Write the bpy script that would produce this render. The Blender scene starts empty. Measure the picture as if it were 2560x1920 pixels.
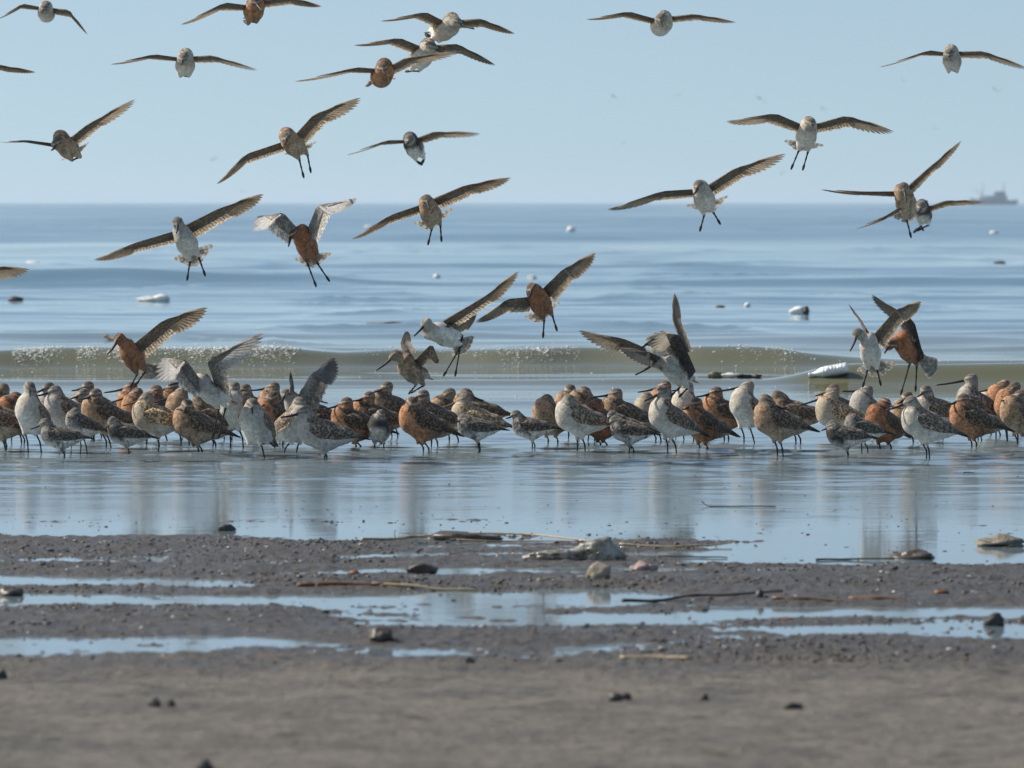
import bpy, math, random
import numpy as np
from mathutils import Vector

random.seed(7)
RNG = np.random.default_rng(7)
scene = bpy.context.scene
col = scene.collection

# ------------------------------------------------------------------ camera, sky, sun, exposure
FPX, CX, HY, CAMH = 14400.0, 1280.0, 505.0, 1.18      # focal length in photo pixels, centre column, horizon row, eye height (m)
cam_data = bpy.data.cameras.new("camera")
cam = bpy.data.objects.new("camera", cam_data); col.objects.link(cam)
cam.location = (0, 0, CAMH); cam.rotation_euler = (math.radians(90), 0, 0)
cam_data.sensor_width = 36.0; cam_data.lens = FPX / 2560 * 36.0
cam_data.shift_y = -(960 - HY) / 2560
cam_data.clip_start = 0.5; cam_data.clip_end = 60000
cam_data.dof.use_dof = True; cam_data.dof.focus_distance = 27.4; cam_data.dof.aperture_fstop = 8.8
scene.camera = cam
scene.render.resolution_x, scene.render.resolution_y = 1024, 768

SUN_EL, SUN_AZ = math.radians(41), math.radians(-75)   # azimuth from +Y towards +X
world = bpy.data.worlds.new("World"); scene.world = world; world.use_nodes = True
wn = world.node_tree.nodes; wl = world.node_tree.links
sky = wn.new("ShaderNodeTexSky"); sky.sky_type = 'NISHITA'; sky.sun_disc = False
sky.sun_elevation = SUN_EL; sky.sun_rotation = SUN_AZ
sky.altitude = 0; sky.air_density = 1.0; sky.dust_density = 0.8; sky.ozone_density = 1.5
bgn = wn["Background"]; bgn.inputs[1].default_value = 0.125
tint = wn.new("ShaderNodeMix"); tint.data_type = 'RGBA'; tint.blend_type = 'MULTIPLY'; tint.inputs[0].default_value = 1.0
tint.inputs[7].default_value = (1.08, 1.04, 0.95, 1)
tcw = wn.new("ShaderNodeTexCoord"); lift = wn.new("ShaderNodeVectorMath"); lift.operation = 'ADD'; lift.inputs[1].default_value = (0, 0, 0.13)
nmw = wn.new("ShaderNodeVectorMath"); nmw.operation = 'NORMALIZE'      # the yellow rim of the clear-air model lies below the eye's horizon: sea haze hides it
wl.new(tcw.outputs["Generated"], lift.inputs[0]); wl.new(lift.outputs[0], nmw.inputs[0]); wl.new(nmw.outputs[0], sky.inputs[0])
wl.new(sky.outputs[0], tint.inputs[6]); wl.new(tint.outputs[2], bgn.inputs[0])
sun_data = bpy.data.lights.new("sun", 'SUN'); sun_data.energy = 4.9; sun_data.angle = math.radians(0.53)
sun_data.color = (1.0, 0.93, 0.82)
sun = bpy.data.objects.new("sun", sun_data); col.objects.link(sun)
SUNV = Vector((math.sin(SUN_AZ) * math.cos(SUN_EL), math.cos(SUN_AZ) * math.cos(SUN_EL), math.sin(SUN_EL)))
sun.rotation_euler = SUNV.to_track_quat('Z', 'Y').to_euler(); sun.location = (-20, 20, 30)
vs = scene.view_settings; vs.view_transform = 'Standard'; vs.look = 'None'; vs.exposure = 0.10; vs.gamma = 1.0
vs.use_curve_mapping = False
scene.cycles.volume_bounces = 1; scene.cycles.max_bounces = 8

# ------------------------------------------------------------------ small helpers
def at(px, py, D): return np.array([(px - CX) / FPX * D, D, CAMH + (HY - py) / FPX * D])
def dist_of(py, z=0.0): return (CAMH - z) * FPX / (py - HY)
def ground_pt(px, py, z=0.0): return at(px, py, dist_of(py, z))
def nrm(v):
    v = np.asarray(v, float); return v / (np.linalg.norm(v) + 1e-12)
def sst(a, b, x):
    t = np.clip((x - a) / (b - a), 0, 1); return t * t * (3 - 2 * t)

def _hash(ix, iy, seed):
    h = (ix.astype(np.int64) * 374761393 + iy.astype(np.int64) * 668265263 + seed * 1442695041) & 0xffffffff
    h = ((h ^ (h >> 13)) * 1274126177) & 0xffffffff
    return ((h ^ (h >> 16)) & 0xffff) / 65535.0 * 2 - 1
def noise(x, y, seed=0):
    ix, iy = np.floor(x), np.floor(y); fx, fy = x - ix, y - iy
    fx = fx * fx * fx * (fx * (fx * 6 - 15) + 10); fy = fy * fy * fy * (fy * (fy * 6 - 15) + 10)
    a, b = _hash(ix, iy, seed), _hash(ix + 1, iy, seed); c, d = _hash(ix, iy + 1, seed), _hash(ix + 1, iy + 1, seed)
    return (a * (1 - fx) + b * fx) * (1 - fy) + (c * (1 - fx) + d * fx) * fy
def fbm(x, y, seed=0, o=4):
    s, a = 0, 1.0
    for k in range(o):
        s = s + a * noise(x * 2 ** k + 17.3 * k, y * 2 ** k - 9.1 * k, seed + k); a *= 0.5
    return s

def make_mesh(name, V, Q, T=None, cols=None, mot=None, smooth=True):
    """V (n,3); Q (m,4) quads; T (k,3) triangles"""
    me = bpy.data.meshes.new(name)
    V = np.asarray(V, np.float32); Q = np.asarray(Q if Q is not None else [], np.int32).reshape(-1, 4)
    T = np.asarray(T if T is not None else [], np.int32).reshape(-1, 3)
    me.vertices.add(len(V)); me.vertices.foreach_set("co", V.ravel())
    nl = Q.size + T.size
    me.loops.add(nl); me.loops.foreach_set("vertex_index", np.concatenate([Q.ravel(), T.ravel()]))
    me.polygons.add(len(Q) + len(T))
    ls = np.concatenate([np.arange(len(Q)) * 4, Q.size + np.arange(len(T)) * 3]).astype(np.int32)
    me.polygons.foreach_set("loop_start", ls)
    if smooth: me.polygons.foreach_set("use_smooth", np.ones(len(ls), bool))
    if cols is not None:
        a = me.attributes.new("Col", 'FLOAT_COLOR', 'POINT')
        c = np.ones((len(V), 4), np.float32); c[:, :3] = cols; a.data.foreach_set("color", c.ravel())
    if mot is not None:
        a = me.attributes.new("mot", 'FLOAT', 'POINT'); a.data.foreach_set("value", np.asarray(mot, np.float32) * np.ones(len(V), np.float32))
    me.update(calc_edges=True); me.validate()
    return me

def link(name, me, mat=None, parent=None, loc=None):
    o = bpy.data.objects.new(name, me); col.objects.link(o)
    if mat is not None and len(me.materials) == 0: me.materials.append(mat)
    if parent is not None: o.parent = parent
    if loc is not None: o.location = loc
    return o
def tag(o, label, cat, group=None):
    o["label"] = label; o["category"] = cat
    if group: o["group"] = group
    return o
def empty(name, loc, label, cat, group=None):
    o = bpy.data.objects.new(name, None); col.objects.link(o); o.location = loc; o.empty_display_size = 0.05
    return tag(o, label, cat, group)
def structure(o): o["kind"] = "structure"; return o

class Build:
    """collects pieces (vertices, quads, triangles, colours) into one mesh"""
    def __init__(self): self.V, self.Q, self.T, self.C, self.n = [], [], [], [], 0
    def add(self, V, Q=None, T=None, C=(0.5, 0.5, 0.5)):
        V = np.asarray(V, float)
        if Q is not None and len(Q): self.Q.append(np.asarray(Q) + self.n)
        if T is not None and len(T): self.T.append(np.asarray(T) + self.n)
        C = np.asarray(C, float); self.C.append(np.tile(C, (len(V), 1)) if C.ndim == 1 else C)
        self.V.append(V); self.n += len(V)
    def mesh(self, name, mot=None, smooth=True, off=(0, 0, 0)):
        V = np.concatenate(self.V) - np.asarray(off)
        return make_mesh(name, V, np.concatenate(self.Q) if self.Q else None, np.concatenate(self.T) if self.T else None,
                         np.concatenate(self.C), mot, smooth)

def tube(P, R, n=8, squash=None):
    """closed tube along polyline P with radii R"""
    P = np.asarray(P, float); R = np.asarray(R, float) * np.ones(len(P))
    Tn = np.gradient(P, axis=0); Tn /= np.linalg.norm(Tn, axis=1)[:, None] + 1e-12
    ref = np.array([0, 0, 1.0]) if abs(Tn[0][2]) < 0.9 else np.array([1.0, 0, 0])
    V = []; a = np.arange(n) / n * 2 * math.pi
    for i in range(len(P)):
        s = nrm(np.cross(Tn[i], ref)); u = np.cross(s, Tn[i]); ref = u
        k = 1 if squash is None else squash
        V.append(P[i] + R[i] * (np.cos(a)[:, None] * s + k * np.sin(a)[:, None] * u))
    V = np.concatenate(V + [P[:1], P[-1:]]); Q, T = [], []; m = len(P)
    for i in range(m - 1):
        for j in range(n):
            Q.append((i * n + j, i * n + (j + 1) % n, (i + 1) * n + (j + 1) % n, (i + 1) * n + j))
    for j in range(n):
        T.append((m * n, (j + 1) % n, j)); T.append((m * n + 1, (m - 1) * n + j, (m - 1) * n + (j + 1) % n))
    return V, np.array(Q), np.array(T)

def catmull(P, k=5):
    P = np.asarray(P, float); P = np.vstack([2 * P[0] - P[1], P, 2 * P[-1] - P[-2]]); out = []
    for i in range(1, len(P) - 2):
        for t in np.arange(k) / k:
            a, b, c, d = P[i - 1], P[i], P[i + 1], P[i + 2]
            out.append(0.5 * (2 * b + (c - a) * t + (2 * a - 5 * b + 4 * c - d) * t * t + (3 * b - a - 3 * c + d) * t ** 3))
    out.append(P[-2]); return np.array(out)

def ico(sub=1):
    import bmesh
    bm = bmesh.new(); bmesh.ops.create_icosphere(bm, subdivisions=sub, radius=1.0)
    V = np.array([v.co[:] for v in bm.verts]); T = np.array([[v.index for v in f.verts] for f in bm.faces]); bm.free()
    return V, T
ICO1, ICO2, ICO3, ICO4 = ico(1), ico(2), ico(3), ico(4)

# ------------------------------------------------------------------ materials
def new_mat(name):
    m = bpy.data.materials.new(name); m.use_nodes = True
    return m, m.node_tree.nodes, m.node_tree.links, m.node_tree.nodes["Principled BSDF"]
def simple(name, c, rough=0.6, var=0.25, scale=30, bump=0.0, spec=0.4, sss=0.0):
    m, n, l, b = new_mat(name)
    tc = n.new("ShaderNodeTexCoord"); nz = n.new("ShaderNodeTexNoise"); nz.inputs["Scale"].default_value = scale; nz.inputs["Detail"].default_value = 5
    l.new(tc.outputs["Object"], nz.inputs["Vector"])
    r = n.new("ShaderNodeMapRange"); r.inputs[3].default_value = 1 - var; r.inputs[4].default_value = 1 + var; l.new(nz.outputs["Fac"], r.inputs[0])
    mx = n.new("ShaderNodeMix"); mx.data_type = 'RGBA'; mx.blend_type = 'MULTIPLY'; mx.inputs[0].default_value = 1
    mx.inputs[6].default_value = (*c, 1); l.new(r.outputs[0], mx.inputs[7]); l.new(mx.outputs[2], b.inputs["Base Color"])
    b.inputs["Roughness"].default_value = rough; b.inputs["Specular IOR Level"].default_value = spec
    if bump:
        bp = n.new("ShaderNodeBump"); bp.inputs["Strength"].default_value = bump; bp.inputs["Distance"].default_value = 0.01
        l.new(nz.outputs["Fac"], bp.inputs["Height"]); l.new(bp.outputs[0], b.inputs["Normal"])
    return m

def plumage_material(name, transl):
    m, n, l, b = new_mat(name)
    at_ = n.new("ShaderNodeAttribute"); at_.attribute_name = "Col"
    mo = n.new("ShaderNodeAttribute"); mo.attribute_name = "mot"
    oi = n.new("ShaderNodeObjectInfo"); tc = n.new("ShaderNodeTexCoord")
    ad = n.new("ShaderNodeVectorMath"); ad.operation = 'ADD'; l.new(tc.outputs["Object"], ad.inputs[0])
    cb = n.new("ShaderNodeCombineXYZ"); l.new(oi.outputs["Random"], cb.inputs[0]); l.new(oi.outputs["Random"], cb.inputs[1]); l.new(cb.outputs[0], ad.inputs[1])
    # feather tracts: dark centres with pale fringes
    vo = n.new("ShaderNodeTexVoronoi"); vo.inputs["Scale"].default_value = 95; l.new(ad.outputs[0], vo.inputs["Vector"])
    rp = n.new("ShaderNodeValToRGB"); e = rp.color_ramp.elements
    e[0].position = 0.0; e[0].color = (0.40, 0.38, 0.36, 1); e[1].position = 0.75; e[1].color = (3.0, 2.65, 2.2, 1)
    e2 = rp.color_ramp.elements.new(0.42); e2.color = (0.75, 0.73, 0.70, 1)
    l.new(vo.outputs["Distance"], rp.inputs[0])
    mp = n.new("ShaderNodeMapRange"); mp.inputs[2].default_value = 1.0
    mx = n.new("ShaderNodeMix"); mx.data_type = 'RGBA'; mx.inputs[6].default_value = (1, 1, 1, 1)
    l.new(mo.outputs["Fac"], mx.inputs[0]); l.new(rp.outputs[0], mx.inputs[7])
    nz = n.new("ShaderNodeTexNoise"); nz.inputs["Scale"].default_value = 58; nz.inputs["Detail"].default_value = 6; nz.inputs["Roughness"].default_value = 0.7
    l.new(ad.outputs[0], nz.inputs["Vector"])
    nr = n.new("ShaderNodeMapRange"); nr.inputs[1].default_value = 0.32; nr.inputs[2].default_value = 0.68; nr.inputs[3].default_value = 0.66; nr.inputs[4].default_value = 1.30
    l.new(nz.outputs["Fac"], nr.inputs[0])
    m1 = n.new("ShaderNodeMix"); m1.data_type = 'RGBA'; m1.blend_type = 'MULTIPLY'; m1.inputs[0].default_value = 1
    l.new(at_.outputs["Color"], m1.inputs[6]); l.new(mx.outputs[2], m1.inputs[7])
    m2 = n.new("ShaderNodeMix"); m2.data_type = 'RGBA'; m2.blend_type = 'MULTIPLY'; m2.inputs[0].default_value = 1
    l.new(m1.outputs[2], m2.inputs[6]); l.new(nr.outputs[0], m2.inputs[7])
    l.new(m2.outputs[2], b.inputs["Base Color"])
    b.inputs["Roughness"].default_value = 0.75; b.inputs["Specular IOR Level"].default_value = 0.18
    b.inputs["Sheen Weight"].default_value = 0.12
    bp = n.new("ShaderNodeBump"); bp.inputs["Strength"].default_value = 0.35; bp.inputs["Distance"].default_value = 0.0025
    sm = n.new("ShaderNodeMath"); sm.operation = 'ADD'; l.new(nz.outputs["Fac"], sm.inputs[0]); l.new(vo.outputs["Distance"], sm.inputs[1])
    l.new(sm.outputs[0], bp.inputs["Height"]); l.new(bp.outputs[0], b.inputs["Normal"])
    if transl:
        tr = n.new("ShaderNodeBsdfTranslucent"); l.new(m2.outputs[2], tr.inputs["Color"])
        ms = n.new("ShaderNodeMixShader"); ms.inputs[0].default_value = transl
        out = n["Material Output"]; l.new(b.outputs[0], ms.inputs[1]); l.new(tr.outputs[0], ms.inputs[2]); l.new(ms.outputs[0], out.inputs[0])
    return m
M_BODY = plumage_material("plumage", 0)
M_FEATHER = plumage_material("flight_feather", 0.42)
M_BILL = simple("bill_horn", (0.022, 0.019, 0.018), 0.45, 0.3, 60)
M_BILLPINK = simple("bill_pink_base", (0.16, 0.085, 0.07), 0.5, 0.3, 60)
M_LEG = simple("leg_skin", (0.016, 0.017, 0.02), 0.5, 0.3, 80)
M_EYE = simple("eye_dark", (0.006, 0.005, 0.005), 0.12, 0.1, 10, spec=0.6)

# ------------------------------------------------------------------ ground: wet sand and mud flat, one sheet running under the sea
G_Y = np.array([2, 9, 11.5, 13.2, 14.6, 17, 20.5, 23, 26, 30, 40, 80, 400, 9000.0])
G_Z = np.array([.16, .085, .055, .034, .014, .004, -.004, -.016, -.026, -.05, -.35, -1.5, -4, -6.0])
def rows(profile):
    p = np.array(profile, float); y = CAMH * FPX / (p[:, 0] - HY); o = np.argsort(y); return y[o], p[o, 1]
ROW_L = rows([(1300, 0), (1330, -.004), (1346, .015), (1372, .010), (1392, .002), (1408, .010), (1436, .009), (1446, -.012), (1466, -.013), (1480, .006), (1488, .004),
              (1494, -.013), (1518, -.014), (1530, .010), (1572, .013), (1596, .008), (1606, -.010), (1640, -.012), (1652, -.004), (1668, -.003), (1690, 0), (1920, 0)])
ROW_M = rows([(1300, 0), (1345, -.006), (1356, .010), (1378, .013), (1388, -.004), (1400, .008), (1420, .004), (1428, -.008), (1440, .004), (1452, .009), (1476, .010), (1484, -.009), (1512, -.012), (1524, -.001), (1536, -.01),
              (1552, -.011), (1562, .008), (1592, .011), (1602, -.012), (1622, -.010), (1636, .002), (1660, .003), (1690, 0), (1920, 0)])
ROW_R = rows([(1300, 0), (1380, -.012), (1402, -.010), (1416, .009), (1440, .012), (1500, .013), (1512, .004), (1524, -.010), (1546, -.010), (1552, .008), (1562, .003), (1572, -.010),
              (1592, -.009), (1604, .007), (1630, .010), (1646, -.004), (1662, -.003), (1680, 0), (1920, 0)])
def ground_z(x, y):
    x = np.asarray(x, float); y = np.asarray(y, float)
    z = np.interp(y, G_Y, G_Z)
    yw = y + 0.22 * fbm(x * 0.9, y * 0.8, 3, 3)
    s = x / y * FPX + CX + 160 * noise(x * 0.8, y * 1.1, 21)
    l = 1 - sst(560, 900, s); r = sst(1560, 1900, s); mmid = 1 - np.maximum(l, r)
    rz = l * np.interp(yw, *ROW_L) + r * np.interp(yw, *ROW_R) + mmid * np.interp(yw, *ROW_M)
    band = sst(13.4, 14.6, y) * (1 - sst(21, 22.5, y))
    z = z + rz * band
    z = z + band * (-.0060 + 0.0085 * fbm(x * 0.9, y * 3.2, 5, 3) + 0.0045 * fbm(x * 6, y * 9, 8, 3) + 0.0065 * np.abs(fbm(x * 22, y * 22, 9, 3)))
    sandb = 1 - sst(13.6, 15.2, y)
    z = z + sandb * (0.006 * fbm(x * 2.2, y * 3.0, 12, 3) + 0.004 * fbm(x * 9, y * 9, 13, 3))
    z = z + (1 - band) * (1 - sandb) * 0.004 * fbm(x * 2, y * 2, 14, 3)
    return z

def fan_grid(ys, ncol, spread):
    """rows at distances ys; columns fan out with distance and stay dense in the view"""
    s = np.linspace(-1, 1, ncol); s = s * (0.55 + 0.45 * np.abs(s) ** 3)
    X = np.outer(ys, s * spread) ; X = X + s * 1.2
    Y = np.outer(ys, np.ones(ncol)); m = len(ys)
    i = np.arange(m - 1)[:, None] * ncol + np.arange(ncol - 1)[None, :]
    Q = np.stack([i, i + 1, i + ncol + 1, i + ncol], -1).reshape(-1, 4)
    return X, Y, Q

M_GROUND, n, l, b = new_mat("wet_mud_and_sand")
geo = n.new("ShaderNodeNewGeometry"); sx = n.new("ShaderNodeSeparateXYZ"); l.new(geo.outputs["Position"], sx.inputs[0])
nzw = n.new("ShaderNodeTexNoise"); nzw.inputs["Scale"].default_value = 1.4; nzw.inputs["Detail"].default_value = 4; l.new(geo.outputs["Position"], nzw.inputs["Vector"])
yy = n.new("ShaderNodeMath"); yy.operation = 'MULTIPLY_ADD'; yy.inputs[1].default_value = 1.6; l.new(nzw.outputs["Fac"], yy.inputs[0]); l.new(sx.outputs[1], yy.inputs[2])
wet = n.new("ShaderNodeMapRange"); wet.inputs[1].default_value = 14.7; wet.inputs[2].default_value = 15.9; l.new(yy.outputs[0], wet.inputs[0])
nf = n.new("ShaderNodeTexNoise"); nf.inputs["Scale"].default_value = 22; nf.inputs["Detail"].default_value = 8; nf.inputs["Roughness"].default_value = 0.65; l.new(geo.outputs["Position"], nf.inputs["Vector"])
nb = n.new("ShaderNodeTexNoise"); nb.inputs["Scale"].default_value = 3.2; nb.inputs["Detail"].default_value = 5; l.new(geo.outputs["Position"], nb.inputs["Vector"])
r1 = n.new("ShaderNodeValToRGB"); r1.color_ramp.elements[0].position = .30; r1.color_ramp.elements[0].color = (.022, .019, .016, 1); r1.color_ramp.elements[1].position = .72; r1.color_ramp.elements[1].color = (.115, .094, .070, 1)
r2 = n.new("ShaderNodeValToRGB"); r2.color_ramp.elements[0].position = .38; r2.color_ramp.elements[0].color = (.085, .077, .064, 1); r2.color_ramp.elements[1].position = .58; r2.color_ramp.elements[1].color = (.200, .177, .146, 1)
l.new(nf.outputs["Fac"], r1.inputs[0])
av = n.new("ShaderNodeMath"); av.operation = 'MULTIPLY_ADD'; av.inputs[1].default_value = 0.5
hf = n.new("ShaderNodeMath"); hf.operation = 'MULTIPLY'; hf.inputs[1].default_value = 0.5; l.new(nb.outputs["Fac"], hf.inputs[0]); l.new(nf.outputs["Fac"], av.inputs[0]); l.new(hf.outputs[0], av.inputs[2])
l.new(av.outputs[0], r2.inputs[0])
nbl = n.new("ShaderNodeTexNoise"); nbl.inputs["Scale"].default_value = 8; nbl.inputs["Detail"].default_value = 3; l.new(geo.outputs["Position"], nbl.inputs["Vector"])
blr = n.new("ShaderNodeMapRange"); blr.inputs[1].default_value = .60; blr.inputs[2].default_value = .72; blr.inputs[3].default_value = 1.0; blr.inputs[4].default_value = .45; l.new(nbl.outputs["Fac"], blr.inputs[0])
blm = n.new("ShaderNodeMix"); blm.data_type = 'RGBA'; blm.blend_type = 'MULTIPLY'; blm.inputs[0].default_value = 1; l.new(r2.outputs[0], blm.inputs[6]); l.new(blr.outputs[0], blm.inputs[7])
mxc = n.new("ShaderNodeMix"); mxc.data_type = 'RGBA'; l.new(wet.outputs[0], mxc.inputs[0]); l.new(blm.outputs[2], mxc.inputs[6]); l.new(r1.outputs[0], mxc.inputs[7]); l.new(mxc.outputs[2], b.inputs["Base Color"])
ro = n.new("ShaderNodeMapRange"); ro.inputs[3].default_value = 0.85; ro.inputs[4].default_value = 0.42; l.new(wet.outputs[0], ro.inputs[0])
ro2 = n.new("ShaderNodeMath"); ro2.operation = 'MULTIPLY_ADD'; ro2.inputs[1].default_value = 0.7; rs = n.new("ShaderNodeMath"); rs.operation = 'SUBTRACT'; rs.inputs[1].default_value = 0.36
l.new(nb.outputs["Fac"], ro2.inputs[0]); l.new(ro.outputs[0], rs.inputs[0]); l.new(rs.outputs[0], ro2.inputs[2]); l.new(ro2.outputs[0], b.inputs["Roughness"])
bp = n.new("ShaderNodeBump"); bp.inputs["Strength"].default_value = 1.0; bp.inputs["Distance"].default_value = 0.035; l.new(nf.outputs["Fac"], bp.inputs["Height"]); l.new(bp.outputs[0], b.inputs["Normal"])

gy = np.concatenate([np.linspace(2, 11, 12), np.linspace(11.1, 22.5, 520), np.linspace(22.7, 32, 40), np.geomspace(33, 9000, 40)])
GX, GY, GQ = fan_grid(gy, 560, 0.24)
ground = structure(link("mud_flat", make_mesh("mud_flat", np.stack([GX, GY, ground_z(GX, GY)], -1).reshape(-1, 3), GQ), M_GROUND))
ground["label"] = "dark wet mud and grey sand flat with shallow puddles"

# ------------------------------------------------------------------ the sea, with its rollers and the small breaker
def front(u, back, face):                      # asymmetric roller: gentle back (u>0, seaward), steep face (u<0)
    return np.where(u > 0, np.exp(-(u / back) ** 2), np.exp(-(np.abs(u) / face) ** 2.2))
BREAK_Y = 41.0
def breaker_line(x):
    return BREAK_Y + 0.55 * noise(x * 0.32, x * 0 + 2.2, 31) + 0.16 * noise(x * 1.6, x * 0 + 5, 32)
def breaker_amp(x):
    s = x / BREAK_Y * FPX + CX
    a = np.interp(s, [-900, 200, 700, 850, 1100, 1260, 1450, 1650, 1750, 1950, 2100, 2300, 3400], [.14, .15, .145, .105, .10, .115, .12, .105, .135, .14, .10, .05, .06])
    return a * (1 + 0.16 * noise(x * 1.3, x * 0 + 8, 33))
def second_line(x): return 37.4 + 0.35 * noise(x * 0.35, x * 0 + 1.4, 35)
def second_amp(x):
    s = x / 37.4 * FPX + CX
    return (0.032 + 0.115 * sst(1900, 2150, s)) * (1 + 0.2 * noise(x * 1.1, x * 0 + 4, 36))
def sea_z(x, y):
    x = np.asarray(x, float); y = np.asarray(y, float)
    z = breaker_amp(x) * front(y - breaker_line(x), 1.5, 0.32)
    z = z + second_amp(x) * front(y - second_line(x), 0.9, 0.26)
    for y0, am, bk, fc, sd, sc in ((31.6, .026, .5, .22, 41, .35), (34.0, .020, .6, .25, 47, .4), (45.0, .05, .8, .4, 56, .3), (47.5, .06, 1.2, .5, 42, .25), (50, .05, .9, .45, 57, .3), (53, .05, 1.5, .6, 43, .22), (60, .055, 1.7, .7, 44, .2), (68, .09, 1.6, .4, 45, .16), (81, .24, 3.0, .50, 46, .10),
                               (98, .12, 3, .8, 48, .09), (118, .09, 5, 2.4, 49, .08), (142, .08, 6, 3, 50, .06)):
        ln = y0 + y0 * 0.012 * noise(x * sc, x * 0 + sd, sd) + y0 * 0.004 * noise(x * sc * 4, x * 0 + 3, sd + 1)
        z = z + am * (0.72 + 0.55 * noise(x * sc * 1.3, x * 0 + 7, sd + 2)) * front(y - ln, bk, fc)
    k = sst(30, 40, y)
    z = z + k * (0.011 * fbm(x * 0.42, y * 0.9, 60, 3) * sst(34, 52, y) + 0.005 * fbm(x * 0.9, y * 2.2, 61, 2)) * (1 - 0.45 * sst(95, 125, y) * (1 - sst(155, 170, y)))
    z = z + sst(160, 172, y) * 0.05 * fbm(x * 0.12, y * 0.3, 62, 3) + sst(55, 80, y) * 0.015 * fbm(x * 0.18, y * 0.42, 63, 3)
    rdg = lambda fx, fy, sd: (1 - np.abs(noise(x * fx + 0.4 * noise(x * fx * 2, y * fy * 2, sd + 5), y * fy, sd))) ** 5
    z = z + sst(40, 46, y) * (1 - sst(70, 90, y)) * 0.034 * rdg(.30, .42, 71) + sst(60, 80, y) * (1 - sst(140, 165, y)) * 0.060 * rdg(.16, .20, 72) + sst(160, 175, y) * .10 * rdg(.07, .09, 73)
    # ripples about the birds' legs and the smooth wet film in front of them
    q = (0.30 * sst(20.8, 22.5, y) + 0.70 * sst(23.2, 25.6, y)) * (1 - sst(30, 34, y))
    z = z + q * (0.0070 * fbm(x * 1.4, y * 3.4, 64, 3) + 0.0026 * fbm(x * 5, y * 8, 65, 2))
    z = z + 0.0011 * noise(x * 0.3, y * 2.2, 66) * sst(20, 22, y) * (1 - q)
    return z
sy = np.concatenate([np.linspace(12.6, 23, 60), np.linspace(23.1, 36, 300), np.linspace(36.04, 43, 260), np.linspace(43.1, 100, 430), np.geomspace(100.5, 400, 230), np.geomspace(404, 8000, 60)])
SX, SY, SQ = fan_grid(sy, 310, 0.21)
SZ = sea_z(SX, SY)
M_SEA, n, l, b = new_mat("sea_water")
ch = n.new("ShaderNodeAttribute"); ch.attribute_name = "mot"
b.inputs["IOR"].default_value = 1.333
gp = n.new("ShaderNodeNewGeometry"); sp = n.new("ShaderNodeSeparateXYZ"); l.new(gp.outputs["Position"], sp.inputs[0])       # olive silt at the breaker, bluer offshore; near and mid blues imitate reflected sky
dr = n.new("ShaderNodeMapRange"); dr.inputs[1].default_value = 20; dr.inputs[2].default_value = 150; l.new(sp.outputs[1], dr.inputs[0])
cr_ = n.new("ShaderNodeValToRGB"); ce = cr_.color_ramp.elements; ce[0].color = (.165, .215, .240, 1); ce[0].position = .09; ce[1].color = (.105, .195, .270, 1); ce[1].position = 1.0
for ps_, cl_ in ((.13, (.122, .122, .070, 1)), (.185, (.122, .122, .070, 1)), (.27, (.140, .235, .300, 1))):
    ce.new(ps_).color = cl_
l.new(dr.outputs[0], cr_.inputs[0]); l.new(cr_.outputs[0], b.inputs["Base Color"])
l.new(ch.outputs["Fac"], b.inputs["Roughness"])
geo = n.new("ShaderNodeNewGeometry"); mp = n.new("ShaderNodeMapping"); mp.inputs["Scale"].default_value = (1.0, 3.2, 1.0); l.new(geo.outputs["Position"], mp.inputs[0])
nz = n.new("ShaderNodeTexNoise"); nz.inputs["Scale"].default_value = 3.0; nz.inputs["Detail"].default_value = 5; l.new(mp.outputs[0], nz.inputs["Vector"])
bp = n.new("ShaderNodeBump"); bp.inputs["Distance"].default_value = 0.02
bs = n.new("ShaderNodeMath"); bs.operation = 'MULTIPLY'; bs.inputs[1].default_value = 0.9; l.new(ch.outputs["Fac"], bs.inputs[0]); l.new(bs.outputs[0], bp.inputs["Strength"])
l.new(nz.outputs["Fac"], bp.inputs["Height"]); l.new(bp.outputs[0], b.inputs["Normal"])
rough = 0.045 + 0.065 * sst(20.6, 22.4, SY) + 0.02 * sst(23.5, 26.2, SY) - 0.06 * sst(32, 38, SY) + 0.12 * sst(158, 172, SY) + 0.05 * fbm(SX * 0.08, SY * 0.10, 70, 2) * sst(40, 60, SY)
sea = structure(link("sea", make_mesh("sea", np.stack([SX, SY, SZ], -1).reshape(-1, 3), SQ, mot=np.clip(rough, .02, .5).ravel()), M_SEA))
sea["label"] = "calm blue grey sea with low olive rollers"

# foam and spray flecks on the breaker's crest
M_FOAM = simple("foam_white", (0.88, 0.88, 0.84), 0.25, 0.1, 20, spec=0.6)
fb = Build(); V0, T0 = ICO1
VO = np.array([(1, 0, 0), (-1, 0, 0), (0, 1, 0), (0, -1, 0), (0, 0, 1), (0, 0, -1.0)]); TO = np.array([(0, 2, 4), (2, 1, 4), (1, 3, 4), (3, 0, 4), (2, 0, 5), (1, 2, 5), (3, 1, 5), (0, 3, 5)])
def foam_fleck(x, y, z, r):
    fb.add(VO * r * np.array([random.uniform(.8, 3.0), 1, random.uniform(.5, 1.2)]) * (1 + .3 * RNG.normal(size=(6, 1))) + np.array([x, y, z]), None, TO)
NF = 40000; fs = RNG.uniform(-300, 2860, NF); fx_ = (fs - CX) / FPX * BREAK_Y
fw_ = 1.0 * (1 - sst(680, 780, fs)) + 0.42 * sst(1230, 1280, fs) * (1 - sst(1620, 1680, fs)) + 0.22 * sst(1780, 1830, fs) * (1 - sst(1960, 2020, fs)) + 0.10 * sst(760, 800, fs) * (1 - sst(1200, 1260, fs)) + 0.02
fw_ = fw_ * np.clip(0.4 + 0.8 * noise(fx_ * 2.3, fx_ * 0 + 3.3, 80) + 0.8 * noise(fx_ * 9.0, fx_ * 0 + 1.3, 83), 0, 1.3)
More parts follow.
